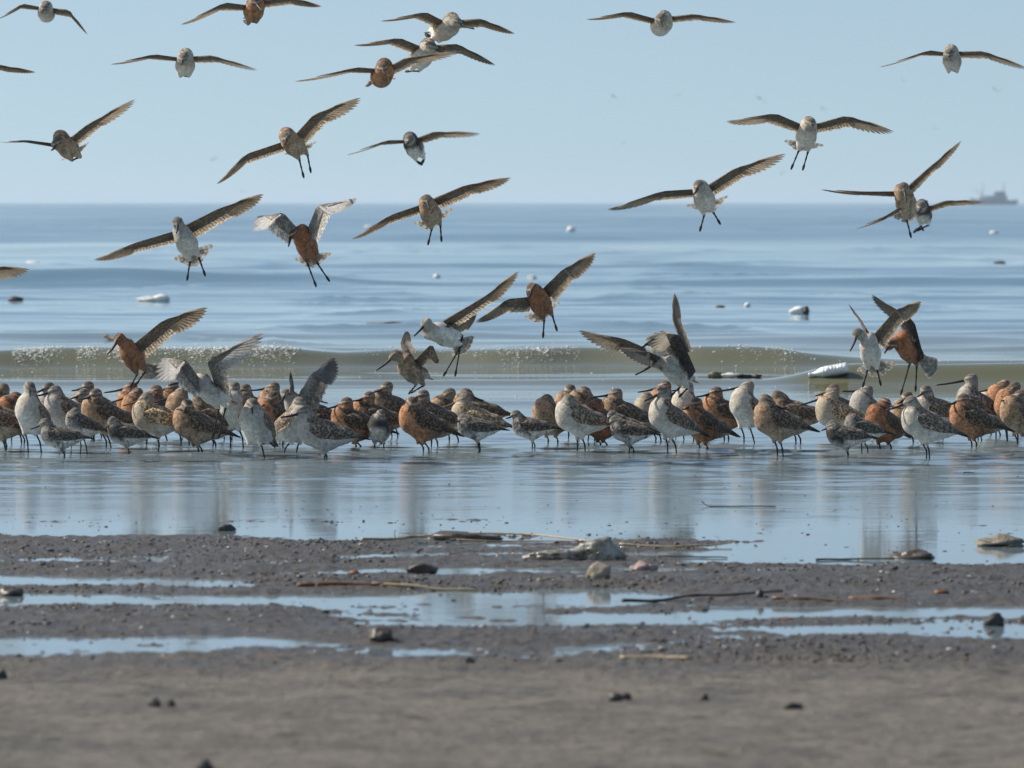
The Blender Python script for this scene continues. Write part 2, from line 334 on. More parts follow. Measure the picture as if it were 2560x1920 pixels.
fx_ = fx_[RNG.uniform(size=NF) < fw_][:5200]; fy_ = breaker_line(fx_) + RNG.normal(-0.10, 0.12, len(fx_)); fz_ = sea_z(fx_, fy_)
for x, y, z in zip(fx_, fy_, fz_):
    foam_fleck(x, y, z + random.uniform(0, .006) + (random.expovariate(1 / .008) if random.random() < .15 else 0), random.choice((.0014, .0018, .0022, .003, .0045)) * random.uniform(.7, 1.3))
for k in range(110):                                # loose bubbles on the water behind the flock and in the wash
    s = random.uniform(-100, 2660); y = random.uniform(33, 40); x = (s - CX) / FPX * y
    foam_fleck(x, y, float(sea_z(np.array(x), np.array(y))) + .001, random.uniform(.0015, .004))
fo = link("breaker_foam", fb.mesh("breaker_foam"), M_FOAM); fo["kind"] = "stuff"; fo["label"] = "white foam flecks along the breaking wave"; fo["category"] = "foam"

# clods of mud and pale chips standing in for sun glints
M_CLOD = simple("mud_clod", (0.075, 0.062, 0.048), 0.40, 0.5, 40, 0.4, 0.5)
cb_ = Build(); NC = 60000; cy_ = RNG.uniform(14.6, 21.3, NC); cx_ = RNG.uniform(-1, 1, NC) * (cy_ * 0.105 + 0.3); cz_ = ground_z(cx_, cy_)
ok_ = (noise(cx_ * 1.4, cy_ * 2.6, 90) + RNG.normal(0, .35, NC) > 0.1) & ((cz_ > -.001) | (RNG.uniform(size=NC) < .07))
for x, y, z in list(zip(cx_[ok_], cy_[ok_], cz_[ok_]))[:10000]:
    r = random.choice((.0014, .0018, .0022, .0026, .0034, .0056)) * random.uniform(.7, 1.3)
    cb_.add(V0 * r * np.array([random.uniform(.8, 1.9), 1, random.uniform(.4, .8)]) * (1 + .3 * RNG.normal(size=(len(V0), 1))) + np.array([x, y, max(z, -.002) + r * .25]), None, T0)
for k in range(420):                               # crumbs standing in the thin film of water before the flock
    y = random.uniform(20.5, 25.5); x = random.uniform(-1, 1) * (y * 0.1); r = random.uniform(.0009, .0024)
    cb_.add(V0 * r * np.array([random.uniform(1, 2.5), 1, .7]) + np.array([x, y, .001]), None, T0)
c_ = link("mud_clods", cb_.mesh("mud_clods", smooth=False), M_CLOD); c_["kind"] = "stuff"; c_["label"] = "small dark clods scattered over the wet mud"; c_["category"] = "mud clods"
M_GLINT = simple("glint_chip", (0.80, 0.76, 0.70), 0.15, 0.2, 40, spec=0.7)
M_CLODSUN = simple("sunlit_clod", (.21, .185, .145), .7, .5, 45, .6)  # lighter copy of the clod mud, sunlight put into its colour
sb_ = Build()  # bright chips added as sun sparkle on the wet mud
for k in range(300):
    y = random.uniform(14.8, 21.2); x = random.uniform(-1, 1) * (y * 0.1); z = float(ground_z(x, y))
    if z < 0: continue
    r = random.uniform(.0022, .0055)
    sb_.add(V0 * r * np.array([random.uniform(.8, 1.8), 1, .6]) + np.array([x, y, z + r * .8]), None, T0)
c_ = link("sun_glint_chips", sb_.mesh("sun_glint_chips", smooth=False), M_GLINT); c_["kind"] = "stuff"; c_["label"] = "tiny pale chips standing in for sun glints on the mud"; c_["category"] = "shell chips"

# ------------------------------------------------------------------ birds: one smooth body surface from a blended distance field
def capsule(P, a, b_, ra, rb):
    ab = b_ - a; t = np.clip(((P - a) @ ab) / (ab @ ab + 1e-12), 0, 1)
    return np.linalg.norm(P - (a + t[..., None] * ab), axis=-1) - (ra + t * (rb - ra))
def smin(a, b_, k):
    h = np.clip(0.5 + 0.5 * (b_ - a) / k, 0, 1); return b_ + (a - b_) * h - k * h * (1 - h)
def field(P, prims):
    d = None
    for (a, b_, ra, rb, k) in prims:
        e = capsule(P, a, b_, ra, rb); d = e if d is None else smin(d, e, k)
    return d
def surface_nets(prims, cell):
    pts = np.array([p for pr in prims for p in (pr[0], pr[1])]); rm = max(max(pr[2], pr[3]) for pr in prims) + 3 * cell
    lo, hi = pts.min(0) - rm, pts.max(0) + rm; N = np.ceil((hi - lo) / cell).astype(int) + 1
    gx = [lo[i] + cell * np.arange(N[i]) for i in range(3)]
    P = np.stack(np.meshgrid(*gx, indexing='ij'), -1); D = field(P, prims); ins = D < 0
    acc = np.zeros(tuple(N - 1) + (3,)); num = np.zeros(tuple(N - 1))
    nx, ny, nz_ = N
    def sl(off): return tuple(slice(o, o + N[i] - 1) for i, o in enumerate(off))
    for ax in range(3):
        o1, o2 = [a for a in range(3) if a != ax]
        for i in (0, 1):
            for j in (0, 1):
                p = [0, 0, 0]; p[o1] = i; p[o2] = j; q = list(p); q[ax] = 1
                da, db = D[sl(p)], D[sl(q)]; cr = (da < 0) != (db < 0)
                t = np.where(cr, da / np.where(cr, da - db, 1), 0)
                v = np.zeros(acc.shape); v[..., o1] = i; v[..., o2] = j; v[..., ax] = t
                acc += v * cr[..., None]; num += cr
    act = num > 0; idx = -np.ones(act.shape, int); idx[act] = np.arange(act.sum())
    base = np.stack(np.nonzero(act), -1); V = lo + cell * (base + acc[act] / num[act][:, None]); Qs = []
    for ax in range(3):
        o1, o2 = [(1, 2), (2, 0), (0, 1)][ax]
        A = np.take(ins, range(N[ax] - 1), ax); B = np.take(ins, range(1, N[ax]), ax); E = np.stack(np.nonzero(A != B), -1)
        E = E[(E[:, o1] > 0) & (E[:, o2] > 0) & (E[:, o1] < N[o1] - 1) & (E[:, o2] < N[o2] - 1)]
        def cellid(d1, d2):
            c = E.copy(); c[:, o1] += d1; c[:, o2] += d2; return idx[c[:, 0], c[:, 1], c[:, 2]]
        q = np.stack([cellid(-1, -1), cellid(0, -1), cellid(0, 0), cellid(-1, 0)], -1); fl = A[E[:, 0], E[:, 1], E[:, 2]]
        q[~fl] = q[~fl][:, ::-1]; Qs.append(q)
    Q = np.concatenate(Qs); Q = Q[(Q >= 0).all(1)]
    e = 1e-3; Nn = np.stack([field(V + np.eye(3)[k] * e, prims) - field(V - np.eye(3)[k] * e, prims) for k in range(3)], -1)
    Nn /= np.linalg.norm(Nn, axis=1)[:, None] + 1e-9
    V = V - Nn * field(V, prims)[:, None]
    return V, Q, Nn

PAL = {  # breast, belly, back, head, crown, mottle of back
 'r': ((.41, .205, .105), (.30, .17, .098), (.070, .052, .038), (.30, .165, .09), (.085, .058, .04), .95),
 'R': ((.34, .145, .068), (.26, .125, .066), (.066, .046, .034), (.28, .12, .06), (.10, .055, .034), .9),
 'b': ((.37, .245, .150), (.42, .34, .255), (.082, .064, .049), (.30, .225, .155), (.085, .064, .047), .95),
 'p': ((.54, .485, .405), (.76, .72, .645), (.135, .112, .089), (.40, .36, .295), (.12, .10, .078), .9),
 'g': ((.44, .40, .345), (.66, .62, .56), (.115, .098, .081), (.34, .305, .26), (.105, .088, .070), .85),
 't': ((.48, .395, .285), (.70, .64, .55), (.23, .172, .112), (.42, .35, .26), (.13, .10, .07), 1.0),
 'k': ((.24, .225, .205), (.70, .67, .625), (.078, .070, .062), (.27, .25, .22), (.12, .106, .092), .9),
 'K': ((.045, .042, .042), (.72, .69, .65), (.075, .068, .062), (.28, .26, .23), (.10, .09, .08), .9),
 'w': ((.80, .80, .79), (.80, .80, .79), (.72, .73, .75), (.82, .82, .81), (.80, .80, .80), .0),
}
SIZE = {'g': 1.12, 'k': .82, 'w': 1.15, 'fg': 1.0, 'fk': .72, 'fw': 1.15}
def body_prims(kind, B, F, S, U, H, hd, thigh=True, sleep=False):
    s = SIZE[kind]
    L = lambda a, b_, c: B + s * (a * F + b_ * S + c * U)
    fat = .74 if kind[0] == 'f' else 1.0
    pr = [(L(.045, 0, .000), L(-.012, 0, -.006), s * .058, s * .061, .02 * s), (L(-.012, 0, -.006), L(-.082, 0, .006), s * .060, s * .036, .022 * s),
          (L(-.082, 0, .006), L(-.140, 0, .010), s * .036, s * .012, .02 * s), (L(.050, 0, .012), L(.062, 0, .022), s * .052, s * .046, .02 * s)]
    N0 = L(.066, 0, .036); mid = N0 * .45 + H * .55 - (0.008 * s) * F
    if np.linalg.norm(H - N0) > .05 * s: mid = mid + .006 * s * U
    hr = .0225 * (s ** .8)
    pr += [(N0, mid, s * .040, s * (.031 if sleep else .0255), .018 * s), (mid, H - hd * .004, s * (.030 if sleep else .0245), hr * .97, .013 * s),
           (H - hd * .005 * s, H + hd * .006 * s, hr, hr * .92, .012 * s), (H + hd * .006 * s, H + hd * .030 * s, hr * .80, hr * .30, .012 * s)]
    if fat < 1: pr = [(a_, b_, ra * fat, rb * fat, k_) if i < 4 else ((a_, b_, ra * .85, rb * (.9 if i == 4 else 1), k_) if i < 6 else (a_, b_, ra, rb, k_)) for i, (a_, b_, ra, rb, k_) in enumerate(pr)]
    if thigh:
        for k in (-1, 1): pr.append((L(-.012, .026 * k, -.040), L(-.016, .027 * k, -.078), s * .024, s * .008, .014 * s))
    return pr, s

def body_colors(kind, pl, V, Nn, B, F, S, U, H, hd, s, sd):
    br, be, ba, he, cr, mt = [np.array(c) if not isinstance(c, float) else c for c in PAL[pl]]
    r = V - B; a, c = (r @ F) / s, (r @ U) / s; nu, nf = Nn @ U, Nn @ F; dh = np.linalg.norm(V - H, axis=1) / s
    w3 = noise(V[:, 0] * 60 + sd, V[:, 2] * 60 + V[:, 1] * 37, sd) * .5 + noise(V[:, 0] * 140 + sd, V[:, 2] * 140 + V[:, 1] * 90, sd + 1) * .5
    dors = sst(.02, .42, nu - .55 * np.clip(nf, -1, 1) * (a > .02) + .12 * w3)
    bel = sst(.035, -.045, a) if False else (1 - sst(-.045, .04, a + .03 * w3))
    bel = np.maximum(bel, sst(.35, .95, -nu) * (.5 if pl in 'rR' else .85))
    C = br * (1 - bel)[:, None] + be * bel[:, None]
    if pl in 'kK':
        spot = sst(.02, .35, w3) * (1 - bel * .75); C = C * (1 - .72 * spot)[:, None] + (.03 if pl == 'k' else .04) * spot[:, None]
        if pl == 'k': C = C * (1 - bel)[:, None] + (be * (1 - .75 * sst(.25, .45, w3))[:, None]) * bel[:, None]
    if pl in 'pgt':
        C = C * (1 - .20 * sst(.05, .4, w3) * (1 - bel))[:, None]
    if pl in 'rRb':
        C = C * (1 - .45 * sst(.0, .4, w3))[:, None]; vent = 1 - sst(-.11, -.06, a); C = C * (1 - .6 * vent)[:, None] + .6 * vent[:, None] * np.array((.5, .43, .34))
    hm = 1 - sst(.030, .052, dh); C = C * (1 - hm)[:, None] + he * hm[:, None]
    hu = nrm(U - (U @ hd) * hd) if abs(U @ hd) < .95 else F
    rh = (V - H) / s; up = rh @ hu; fw = rh @ hd
    crown = hm * sst(.0045, .009, up); C = C * (1 - .88 * crown)[:, None] + cr * (.88 * crown)[:, None]
    lore = hm * (1 - sst(.0025, .006, np.abs(up - .003))) * sst(-.012, .0, fw); C = C * (1 - .65 * lore)[:, None]
    brow = hm * (1 - sst(.002, .0045, np.abs(up - .0095))) * sst(-.02, -.005, fw); C = C * (1 - .5 * brow)[:, None] + (.5 * brow)[:, None] * (np.array((.62, .55, .45)) if pl != 'w' else np.array((.8, .8, .8)))
    hind = np.clip(sst(.05, .5, -(Nn @ hd)) * hm * .6, 0, 1) if pl != 'w' else 0 * hm
    C = C * (1 - hind)[:, None] + (cr * .7 + he * .3) * hind[:, None]
    dors = dors * (1 - hm); C = C * (1 - dors)[:, None] + ba * dors[:, None]
    return np.clip(C, 0, .85), mt * dors + (.06 if pl in 'pgt' else .20) * (1 - dors) * (0 if pl == 'w' else 1)

EYE_ME = make_mesh("eye", ICO2[0], None, ICO2[1]); EYE_ME.materials.append(M_EYE)
def add_head_bits(root, off, H, hd, U, s, bill_len, tip=None, pink=False, up=0.004):
    su = nrm(np.cross(hd, U)) if np.linalg.norm(np.cross(hd, U)) > .05 else np.array([1, 0, 0.])
    hu = np.cross(su, hd)
    for k in (-1, 1):
        e = link("eye", EYE_ME, None, root, H + hd * .010 * s + su * .0172 * k * s ** .8 + hu * .0045 * s - off); e.scale = (.0046 * s ** .5,) * 3
    b0 = H + hd * .018 * s; b1 = (tip if tip is not None else H + hd * bill_len)
    t = np.linspace(0, 1, 9)[:, None]; P = b0 * (1 - t) + b1 * t + (hu * up * np.sin(t * math.pi * .9) * -1)
    R = np.interp(t[:, 0], [0, .12, .5, 1], [.0085, .0070, .0050, .0034]) * (1.0 if s > .9 else .82)
    B_ = Build(); v, q, tt = tube(P - off, R, 8); B_.add(v, q, tt)
    link("bill", B_.mesh("bill"), M_BILLPINK if pink else M_BILL, root)

def leg_mesh(off, hip, foot, s, bend=0.0, toes=True, F=(-1, 0, 0), dangling=False):
    F = np.asarray(F, float); B_ = Build(); d = foot - hip
    knee = hip + d * .40 + nrm(F) * bend
    P = catmull([hip, hip * .5 + knee * .5, knee, knee * .5 + foot * .5, foot], 4)
    n_ = len(P); tt = np.linspace(0, 1, n_)
    R = np.interp(tt, [0, .2, .46, .52, .6, 1], [.0065, .0042, .0036, .0052, .0034, .0036]) * (1 if s > .9 else .8)
    B_.add(*tube(P, R, 7))
    if dangling:                                    # bunched toes hanging below the tarsus
        dn = nrm(d)
        for k in (-1, 0, 1):
            sd = nrm(np.cross(dn, F)) * .0022 * k
            B_.add(*tube(catmull([foot - dn * .030, foot - dn * .010 + sd * 1.6, foot + dn * .008 + sd]), np.interp(np.linspace(0, 1, 11), [0, .4, 1], [.0024, .0029, .0012]), 6))
    elif toes:
        fh = nrm([F[0], F[1], 0]); sd = np.cross(fh, [0, 0, 1.0])
        for k in (-1, 0, 1):
            e = foot + .030 * s * (fh * (1 - .3 * abs(k)) + sd * .65 * k) + np.array([0, 0, .002])
            B_.add(*tube([foot, (foot + e) / 2 + np.array([0, 0, .002]), e], [.0032, .0026, .0012], 6))
    B_.V = [v - off for v in B_.V]
    return B_.mesh("leg")

def blade(B_, root, d, ln, w, nrmv, C0, C1, bars=0, curve=0.0, tipw=.55, n=7):
    """one feather: a curved vane with a raised shaft"""
    wd = np.cross(nrmv, d); V, C = [], []
    for i in range(n + 1):
        t = i / n; ww = w * (np.interp(t, [0, .15, .6, .88, .97, 1], [.45, .8, 1, .9, tipw, .12])) * .5
        p = root + d * ln * t + nrmv * (curve * ln * t * t)
        c = np.asarray(C0) * (1 - t ** 1.6) + np.asarray(C1) * t ** 1.6
        if bars and t > .15: c = c * (1.15 if i % 2 else .60)
        V += [p - wd * ww, p + nrmv * .0012 * (1 - t), p + wd * ww]; C += [c * .95, c * .8, c * .95]
    Q = []
    for i in range(n):
        for j in (0, 1): Q.append((i * 3 + j, i * 3 + j + 1, i * 3 + 4 + j, i * 3 + 3 + j))
    B_.add(np.array(V), Q, None, np.clip(np.array(C), 0, .85))

def slerp(a, b_, t):
    return nrm(a * (1 - t) + b_ * t)
def build_wing(root, off, Sp, Wp, Tp, Cv, scale, tone, wcol=None):
    """open wing: leading edge shoulder-wrist-tip, Cv the inner chord; coverts and secondaries are the wing, each primary its own piece"""
    under, prim, tipc, cov = tone
    arm, hand = Wp - Sp, Tp - Wp; c0 = Cv; c0d, hd = nrm(c0), nrm(hand); cl = np.linalg.norm(c0)
    c1d = slerp(c0d, hd, .30); c1 = c1d * cl * .92
    wn_ = nrm(np.cross(nrm(arm), c0d)); hn = nrm(np.cross(hd, c1d))
    if np.dot(hn, wn_) < 0: hn = -hn
    B_ = Build()
    # covert-clad arm and hand: a closed lens section lofted along the leading edge
    st = [(Sp - nrm(arm) * .02, c0 * .62, .016), (Sp * .6 + Wp * .4, (c0 * .6 + c1 * .4) * .60, .013), (Sp * .12 + Wp * .88, c1 * .56, .011), (Wp + hand * .10, slerp(c1d, hd, .22) * cl * .44, .008), (Wp + hand * .34, slerp(c1d, hd, .5) * cl * .30, .005), (Wp + hand * .58, slerp(c1d, hd, .8) * cl * .20, .003)]
    prof = [(0, 0), (.12, .9), (.4, 1), (.75, .55), (1, .05), (.75, -.25), (.4, -.45), (.12, -.5)]
    V, C = [], []
    for i, (p, c, th) in enumerate(st):
        nn = wn_ if i < 3 else hn
        for (a, h) in prof:
            V.append(p + c * a + nn * h * th * scale * .7); C.append(np.array(cov) * (1.0 - .25 * (a < .1)) + (np.array(under) - np.array(cov)) * (a > .6) * .5)
    Q = []; m = len(prof)
    for i in range(len(st) - 1):
        for j in range(m): Q.append((i * m + j, i * m + (j + 1) % m, (i + 1) * m + (j + 1) % m, (i + 1) * m + j))
    B_.add(np.array(V) - off, Q, [(0, j + 1, j) for j in range(1, m - 1)] + [((len(st) - 1) * m, (len(st) - 1) * m + j, (len(st) - 1) * m + j + 1) for j in range(1, m - 1)], np.array(C))
    ns = 14
    for i in range(ns):
        t = i / (ns - 1); r0 = Sp + arm * t; dd = slerp(c0d, c1d, t); ln = (cl * (1 - t) + cl * .92 * t) * (1 + .03 * math.sin(i * 2.3))
        rt = r0 + dd * ln * .32
        blade(B_, rt - off + wn_ * .0006 * (i % 3), dd, ln * .68, .017 * scale + .006, wn_, np.array(under), np.array(tipc) if i % 1 == 0 else under, curve=-.05, n=5)
        blade(B_, r0 + dd * ln * .20 - off + wn_ * (.0035 + .0005 * (i % 2)), dd, ln * .42, .018 * scale + .006, wn_, np.array(cov), np.array(cov) * 1.35, curve=-.05, n=3)
    wing = link("wing", B_.mesh("wing", mot=.35), M_FEATHER, root)
    npz = 10
    for i in range(npz):
        t = i / (npz - 1); rt = Wp + hand * (.03 + .42 * t) + c1d * cl * .10 * (1 - t)
        dd = slerp(c1d, hd, t ** 1.05 * .96 + .04 * (t == 1)); full = np.linalg.norm(Tp - rt)
        ln = cl * .92 * (1 - t ** 1.35) + full * t ** 1.35
        if i == npz - 1: dd = nrm(Tp - rt); ln = full
        P_ = Build(); blade(P_, rt - off + hn * .0007 * i, dd, ln, (.027 - .010 * t) * scale + .002, hn, prim, np.array(prim) * (.40 if t > .45 else .75), curve=-.04, tipw=.5, n=7)
        link("primary_feather", P_.mesh("primary_feather", mot=.1), M_FEATHER, wing)
    return wing

def build_tail(root, off, base, tips, w, tone, piece_n=11):
    """fan of barred tail feathers through the given tip points (left, middle, right)"""
    tips = np.array(tips); P = catmull(tips, 8); B0 = Build()
    mid = nrm(tips[1] - base); sd = nrm(tips[-1] - tips[0]); nn = nrm(np.cross(sd, mid))
    blade(B0, base - mid * .02 - off, mid, np.linalg.norm(tips[1] - base) * .75 + .02, w * 2.2, nn, tone[0], tone[1], bars=0, n=4)
    tail = link("tail", B0.mesh("tail", mot=.3), M_FEATHER, root)
    for i in range(piece_n):
        tp = P[int(round(i / (piece_n - 1) * (len(P) - 1)))]; d = nrm(tp - base); B_ = Build()
        blade(B_, base - off + nn * .0008 * (i if i < piece_n / 2 else piece_n - i), d, np.linalg.norm(tp - base), w, nn, tone[0], tone[1], bars=1, tipw=.8, n=9)
        link("tail_feather", B_.mesh("tail_feather", mot=.0), M_FEATHER, tail)

def folded_wing(prims, off, B, F, S, U, s, side, pl, sd):
    ba = np.array(PAL[pl][2]); nu, nv = 15, 8; m = nu * nv
    u = np.repeat(np.linspace(0, 1, nu), nv); v = np.tile(np.linspace(0, 1, nv), nu)
    a = .066 - .262 * u
    top = np.interp(u, [0, .15, .5, .75, 1], [.022, .046, .038, .022, .008]); bot = np.interp(u, [0, .15, .45, .75, 1], [.004, -.020, -.016, .002, .003])
    c = top * (1 - v) + bot * v
    p = B + s * (a[:, None] * F + c[:, None] * U); y = np.full(m, .10 * s)
    for it in range(14): y = np.maximum(y - (field(p + (S * side)[None] * y[:, None], prims) - .0035 * s), 0)
    y = np.maximum(y, np.interp(u, [.6, 1], [.022, .010]) * s) + .003 * s * np.sin(math.pi * v)
    P = p + (S * side)[None] * y[:, None]; fr = sst(.70, .95, u)
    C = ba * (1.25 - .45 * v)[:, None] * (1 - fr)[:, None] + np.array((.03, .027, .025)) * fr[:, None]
    C[(v > .8) & (u < .6)] *= 1.5; mo = PAL[pl][5] * (1 - fr)
    V = np.concatenate([P, P - S * side * .006 * s]); Q = []
    for i in range(nu - 1):
        for j in range(nv - 1):
            a0 = i * nv + j; q = (a0, a0 + 1, a0 + nv + 1, a0 + nv); Q.append(q); Q.append(tuple(x + m for x in q[::-1]))
        for j in (0, nv - 1):
            a0 = i * nv + j; Q.append((a0, a0 + nv, a0 + nv + m, a0 + m))
    for j in range(nv - 1):
        for i in (0, nu - 1):
            a0 = i * nv + j; Q.append((a0, a0 + 1, a0 + 1 + m, a0 + m))
    return make_mesh("wing", V - off, Q, None, np.concatenate([C, C]), np.concatenate([mo, mo]))

NSTAND = 0
def standing(label, kind, pl, fy, bx, by, hx, hy, tip=None, yaw=18, pitch=14, legs=2, pink=False, cell=.0068):
    global NSTAND
    NSTAND += 1; sd = NSTAND * 7
    D = CAMH * FPX / (fy - HY); s = SIZE[kind]
    if by is None: by = HY + (CAMH - .150) * FPX / D
    if kind == 'g': by = max(by, hy + (54 if tip is not None else 45))
    by = min(by, HY + (CAMH - .085 * s) * FPX / D)
    B = at(bx, by, D); ps = math.radians(yaw); pt = math.radians(pitch)
    Fh = np.array([-math.cos(ps), -math.sin(ps), 0]); F = Fh * math.cos(pt) + np.array([0, 0, math.sin(pt)]); S = np.array([-Fh[1], Fh[0], 0]); U = np.cross(F, S)
    if U[2] < 0: S = -S; U = -U
    H = at(hx, hy, D); dx = H[0] - B[0]
    a = np.clip(-dx / math.cos(ps), .02, .13 * s) if abs(math.cos(ps)) > .35 else .075 * s
    H[1] = B[1] + a * Fh[1]
    bl = .122 if kind == 'g' else .056
    if tip is not None:
        tp = at(tip[0], tip[1], H[1]); v = tp - H; pr = math.hypot(v[0], v[2])
        if pr < bl: v[1] = -math.copysign(math.sqrt(bl * bl - pr * pr) * .8, yaw if yaw else 1)
        hd = nrm(v); tp = H + v; sleep = False
    else:
        sgn = 1 if (NSTAND % 2) else -1
        hd = nrm(-F * .95 + S * .42 * sgn - U * .22); tp = H + hd * bl * .8; sleep = True
    pr_, s = body_prims(kind, B, F, S, U, H, hd, True, sleep)
    V, Q, Nn = surface_nets(pr_, cell * (s if kind == 'k' else 1))
    C, mo = body_colors(kind, pl, V, Nn, B, F, S, U, H, hd, s, sd)
    gz = float(ground_z(B[0], B[1])); base = np.array([B[0], B[1], gz])
    root = empty("godwit" if kind == 'g' else "small_wader", base, label, "shorebird", "wading birds standing in the shallows")
    link("body", make_mesh("body", V - base, Q, None, C, mo), M_BODY, root)
    add_head_bits(root, base, H, hd, U, s, bl, tp, pink)
    for k in ((-1, 1) if legs == 2 else (1,)):
        hip = B + s * (-.014 * F + .026 * k * S) - U * .068 * s; fx = B + s * (-.012 * Fh + .030 * k * S + Fh * .014 * random.uniform(-1, 1))
        foot = np.array([fx[0], fx[1], float(ground_z(fx[0], fx[1])) + .003])
        link("leg", leg_mesh(base, hip, foot, s, bend=-.010 * s * random.uniform(.3, 1.4), F=Fh), M_LEG, root)
    for k in (-1, 1): link("wing", folded_wing(pr_, base, B, F, S, U, s, k, pl, sd), M_BODY, root)
    T_ = Build(); tb = B + s * (-.125 * F + .008 * U)
    blade(T_, tb - base, nrm(-F + .02 * U), .068 * s, .034 * s, U, np.array(PAL[pl][2]) * 1.2, np.array(PAL[pl][2]) * .6, n=5)
    blade(T_, tb - base - U * .004, nrm(-F + .02 * U), .060 * s, .030 * s, U, np.array(PAL[pl][1]) * .9, np.array(PAL[pl][1]) * .6, n=5)
    link("tail", T_.mesh("tail", mot=.2), M_FEATHER, root)

def ext(v2, L, sgn):
    """camera-plane offset v2 (x,z) completed in depth so that the piece has its real length L"""
    p = math.hypot(v2[0], v2[1]); return np.array([v2[0], sgn * math.sqrt(max(L * L - p * p, 0.0)), v2[1]])
def flying(label, kind, pl, D, body, head, bill, tail, lw, rw, feet=(), fan=None, wing_tone=None, arm_sgn=(-1, -1), hand_sgn=(1, 1), tuck=False, chord=.125, chord_sgn=(1, 1), group="wading birds in flight"):
    """lw / rw: (shoulder, wrist, tip, chord offset) in photo pixels for the wing left / right in the picture, or None"""
    s = SIZE['f' + kind]; m = D / FPX
    px = lambda p, dy=0.0: at(p[0], p[1], D) * 1.0 + np.array([0, dy, 0])
    B = px(body); off2 = ((tail[0] - body[0]) * m, -(tail[1] - body[1]) * m)
    bk = ext(off2, .165 * s, 1); F = nrm(-bk)
    sidev = np.array([1.0, 0, 0])
    if lw and rw: sidev = nrm([rw[0][0] - lw[0][0], 0, -(rw[0][1] - lw[0][1])])
    sidev = nrm(sidev - (sidev @ F) * F); U = np.cross(sidev, F)
    if U[2] < -.2 or (abs(U[2]) <= .2 and U[1] < 0): U = -U
    S = sidev; H = px(head); hv = ((head[0] - body[0]) * m, -(head[1] - body[1]) * m)
    H[1] = B[1] + ext(hv, .118 * s, -1)[1] if not tuck else B[1] - .02
    bl = .112 if kind == 'g' else (.050 if kind == 'k' else .055)
    v = ext(((bill[0] - head[0]) * m, -(bill[1] - head[1]) * m), bl, -1); hd = nrm(v); tp = H + v
    pr_, s = body_prims('f' + kind, B, F, S, U, H, hd, False)
    if feet:
        for k in (-1, 1): pr_.append((B - F * .05 * s - U * .03 * s + S * .020 * k * s, B - F * .085 * s - U * .045 * s + S * .022 * k * s, .020 * s, .009 * s, .014 * s))
    V, Q, Nn = surface_nets(pr_, .0060 * (s if kind == 'k' else (2.2 if kind == 'w' else 1))); sd = int(abs(body[0] * 3 + body[1])) % 997
    C, mo = body_colors(kind, pl, V, Nn, B, F, S, U, H, hd, s, sd)
    name = {"g": "godwit", "k": "small_wader", "w": "gull"}[kind]; base = np.array([B[0], B[1], B[2] - .06 * s])
    root = empty(name, base, label, "gull" if kind == 'w' else "shorebird", group)
    link("body", make_mesh("body", V - base, Q, None, C, mo), M_BODY, root)
    add_head_bits(root, base, H, hd, U, s, bl, tp)
    tone = wing_tone or {'w': ((.82, .82, .82), (.80, .80, .80), (.80, .80, .80), (.80, .80, .80))}.get(kind, ((.31, .26, .20), (.50, .41, .305), (.62, .54, .43), (.20, .166, .132)))
    for i, w in enumerate((lw, rw)):
        if w is None: continue
        Sp = px(w[0]); Sp[1] = B[1] + F[1] * .05 * s
        aw = ext(((w[1][0] - w[0][0]) * m, -(w[1][1] - w[0][1]) * m), .150 * s, arm_sgn[i]); Wp = Sp + aw
        hw = ext(((w[2][0] - w[1][0]) * m, -(w[2][1] - w[1][1]) * m), .225 * s, hand_sgn[i]); Tp = Wp + hw
        cv = ext((w[3][0] * m, -w[3][1] * m), chord * s, chord_sgn[i])
        build_wing(root, base, Sp, Wp, Tp, cv, s, tone)
    tb = B - F * .105 * s
    if fan:
        fp = [tb + ext(((f[0] - CX) * m - tb[0], CAMH + (HY - f[1]) * m - tb[2]), .088 * s, 1) for f in fan]
        build_tail(root, base, tb, fp, .027 * s, ((.50, .45, .39), (.66, .61, .54)))
    else:
        T_ = Build(); blade(T_, tb - base, -F, .075 * s, .040 * s, U, (.25, .22, .18), (.12, .10, .085), n=5)
        link("tail", T_.mesh("tail", mot=.2), M_FEATHER, root)
    for k, f in enumerate(feet):
        hip = B - F * .085 * s - U * .05 * s + S * .022 * s * (-1 if k == 0 else 1)
        ft = px(f); ft[1] = hip[1] + .02
        link("leg", leg_mesh(base, hip, ft, s, bend=.006, F=(0, -1, 0), dangling=True), M_LEG, root)
    return root


# ------------------------------------------------------------------ the flock standing in the shallows (photo pixels; feet row gives the distance)
ST = standing
ST("brown and rufous godwit cut off by the left edge, nearest there", 'g', 'b', 1127, 8, 1054, -48, 1000, (-95, 1020), 12)
ST("brown godwit asleep with round head up, behind the bird at left edge", 'g', 'b', 1104, 16, 1022, 10, 972, None, 40)
ST("orange rufous godwit asleep between the left edge and the tall pale one", 'g', 'R', 1112, 52, 1034, 42, 994, None, 15)
ST("tall pale grey godwit standing face-on near the left edge", 'g', 'p', 1129, 84, 1042, 75, 968, (80, 990), 62, 34)
ST("pale grey godwit with bill level, just right of the tall face-on one", 'g', 'g', 1117, 165, 1029, 139, 977, (86, 989), 35, 20)
ST("godwit whose head and bill show just behind another's near the left", 'g', 'g', 1104, 150, 1018, 122, 968, (86, 981), 25, 14)
ST("godwit at the back with only a dark head and bill above grey neighbours", 'g', 'b', 1092, 240, 1010, 220, 966, (182, 975), 20)
ST("greyish godwit with bill crossing left, behind the brown-backed one", 'g', 'p', 1101, 226, 1022, 209, 984, (178, 995), 20)
ST("large grey-headed godwit with dark back above the three small waders at left", 'g', 'b', 1121, 262, 1037, 240, 985, (205, 997), 24, 16)
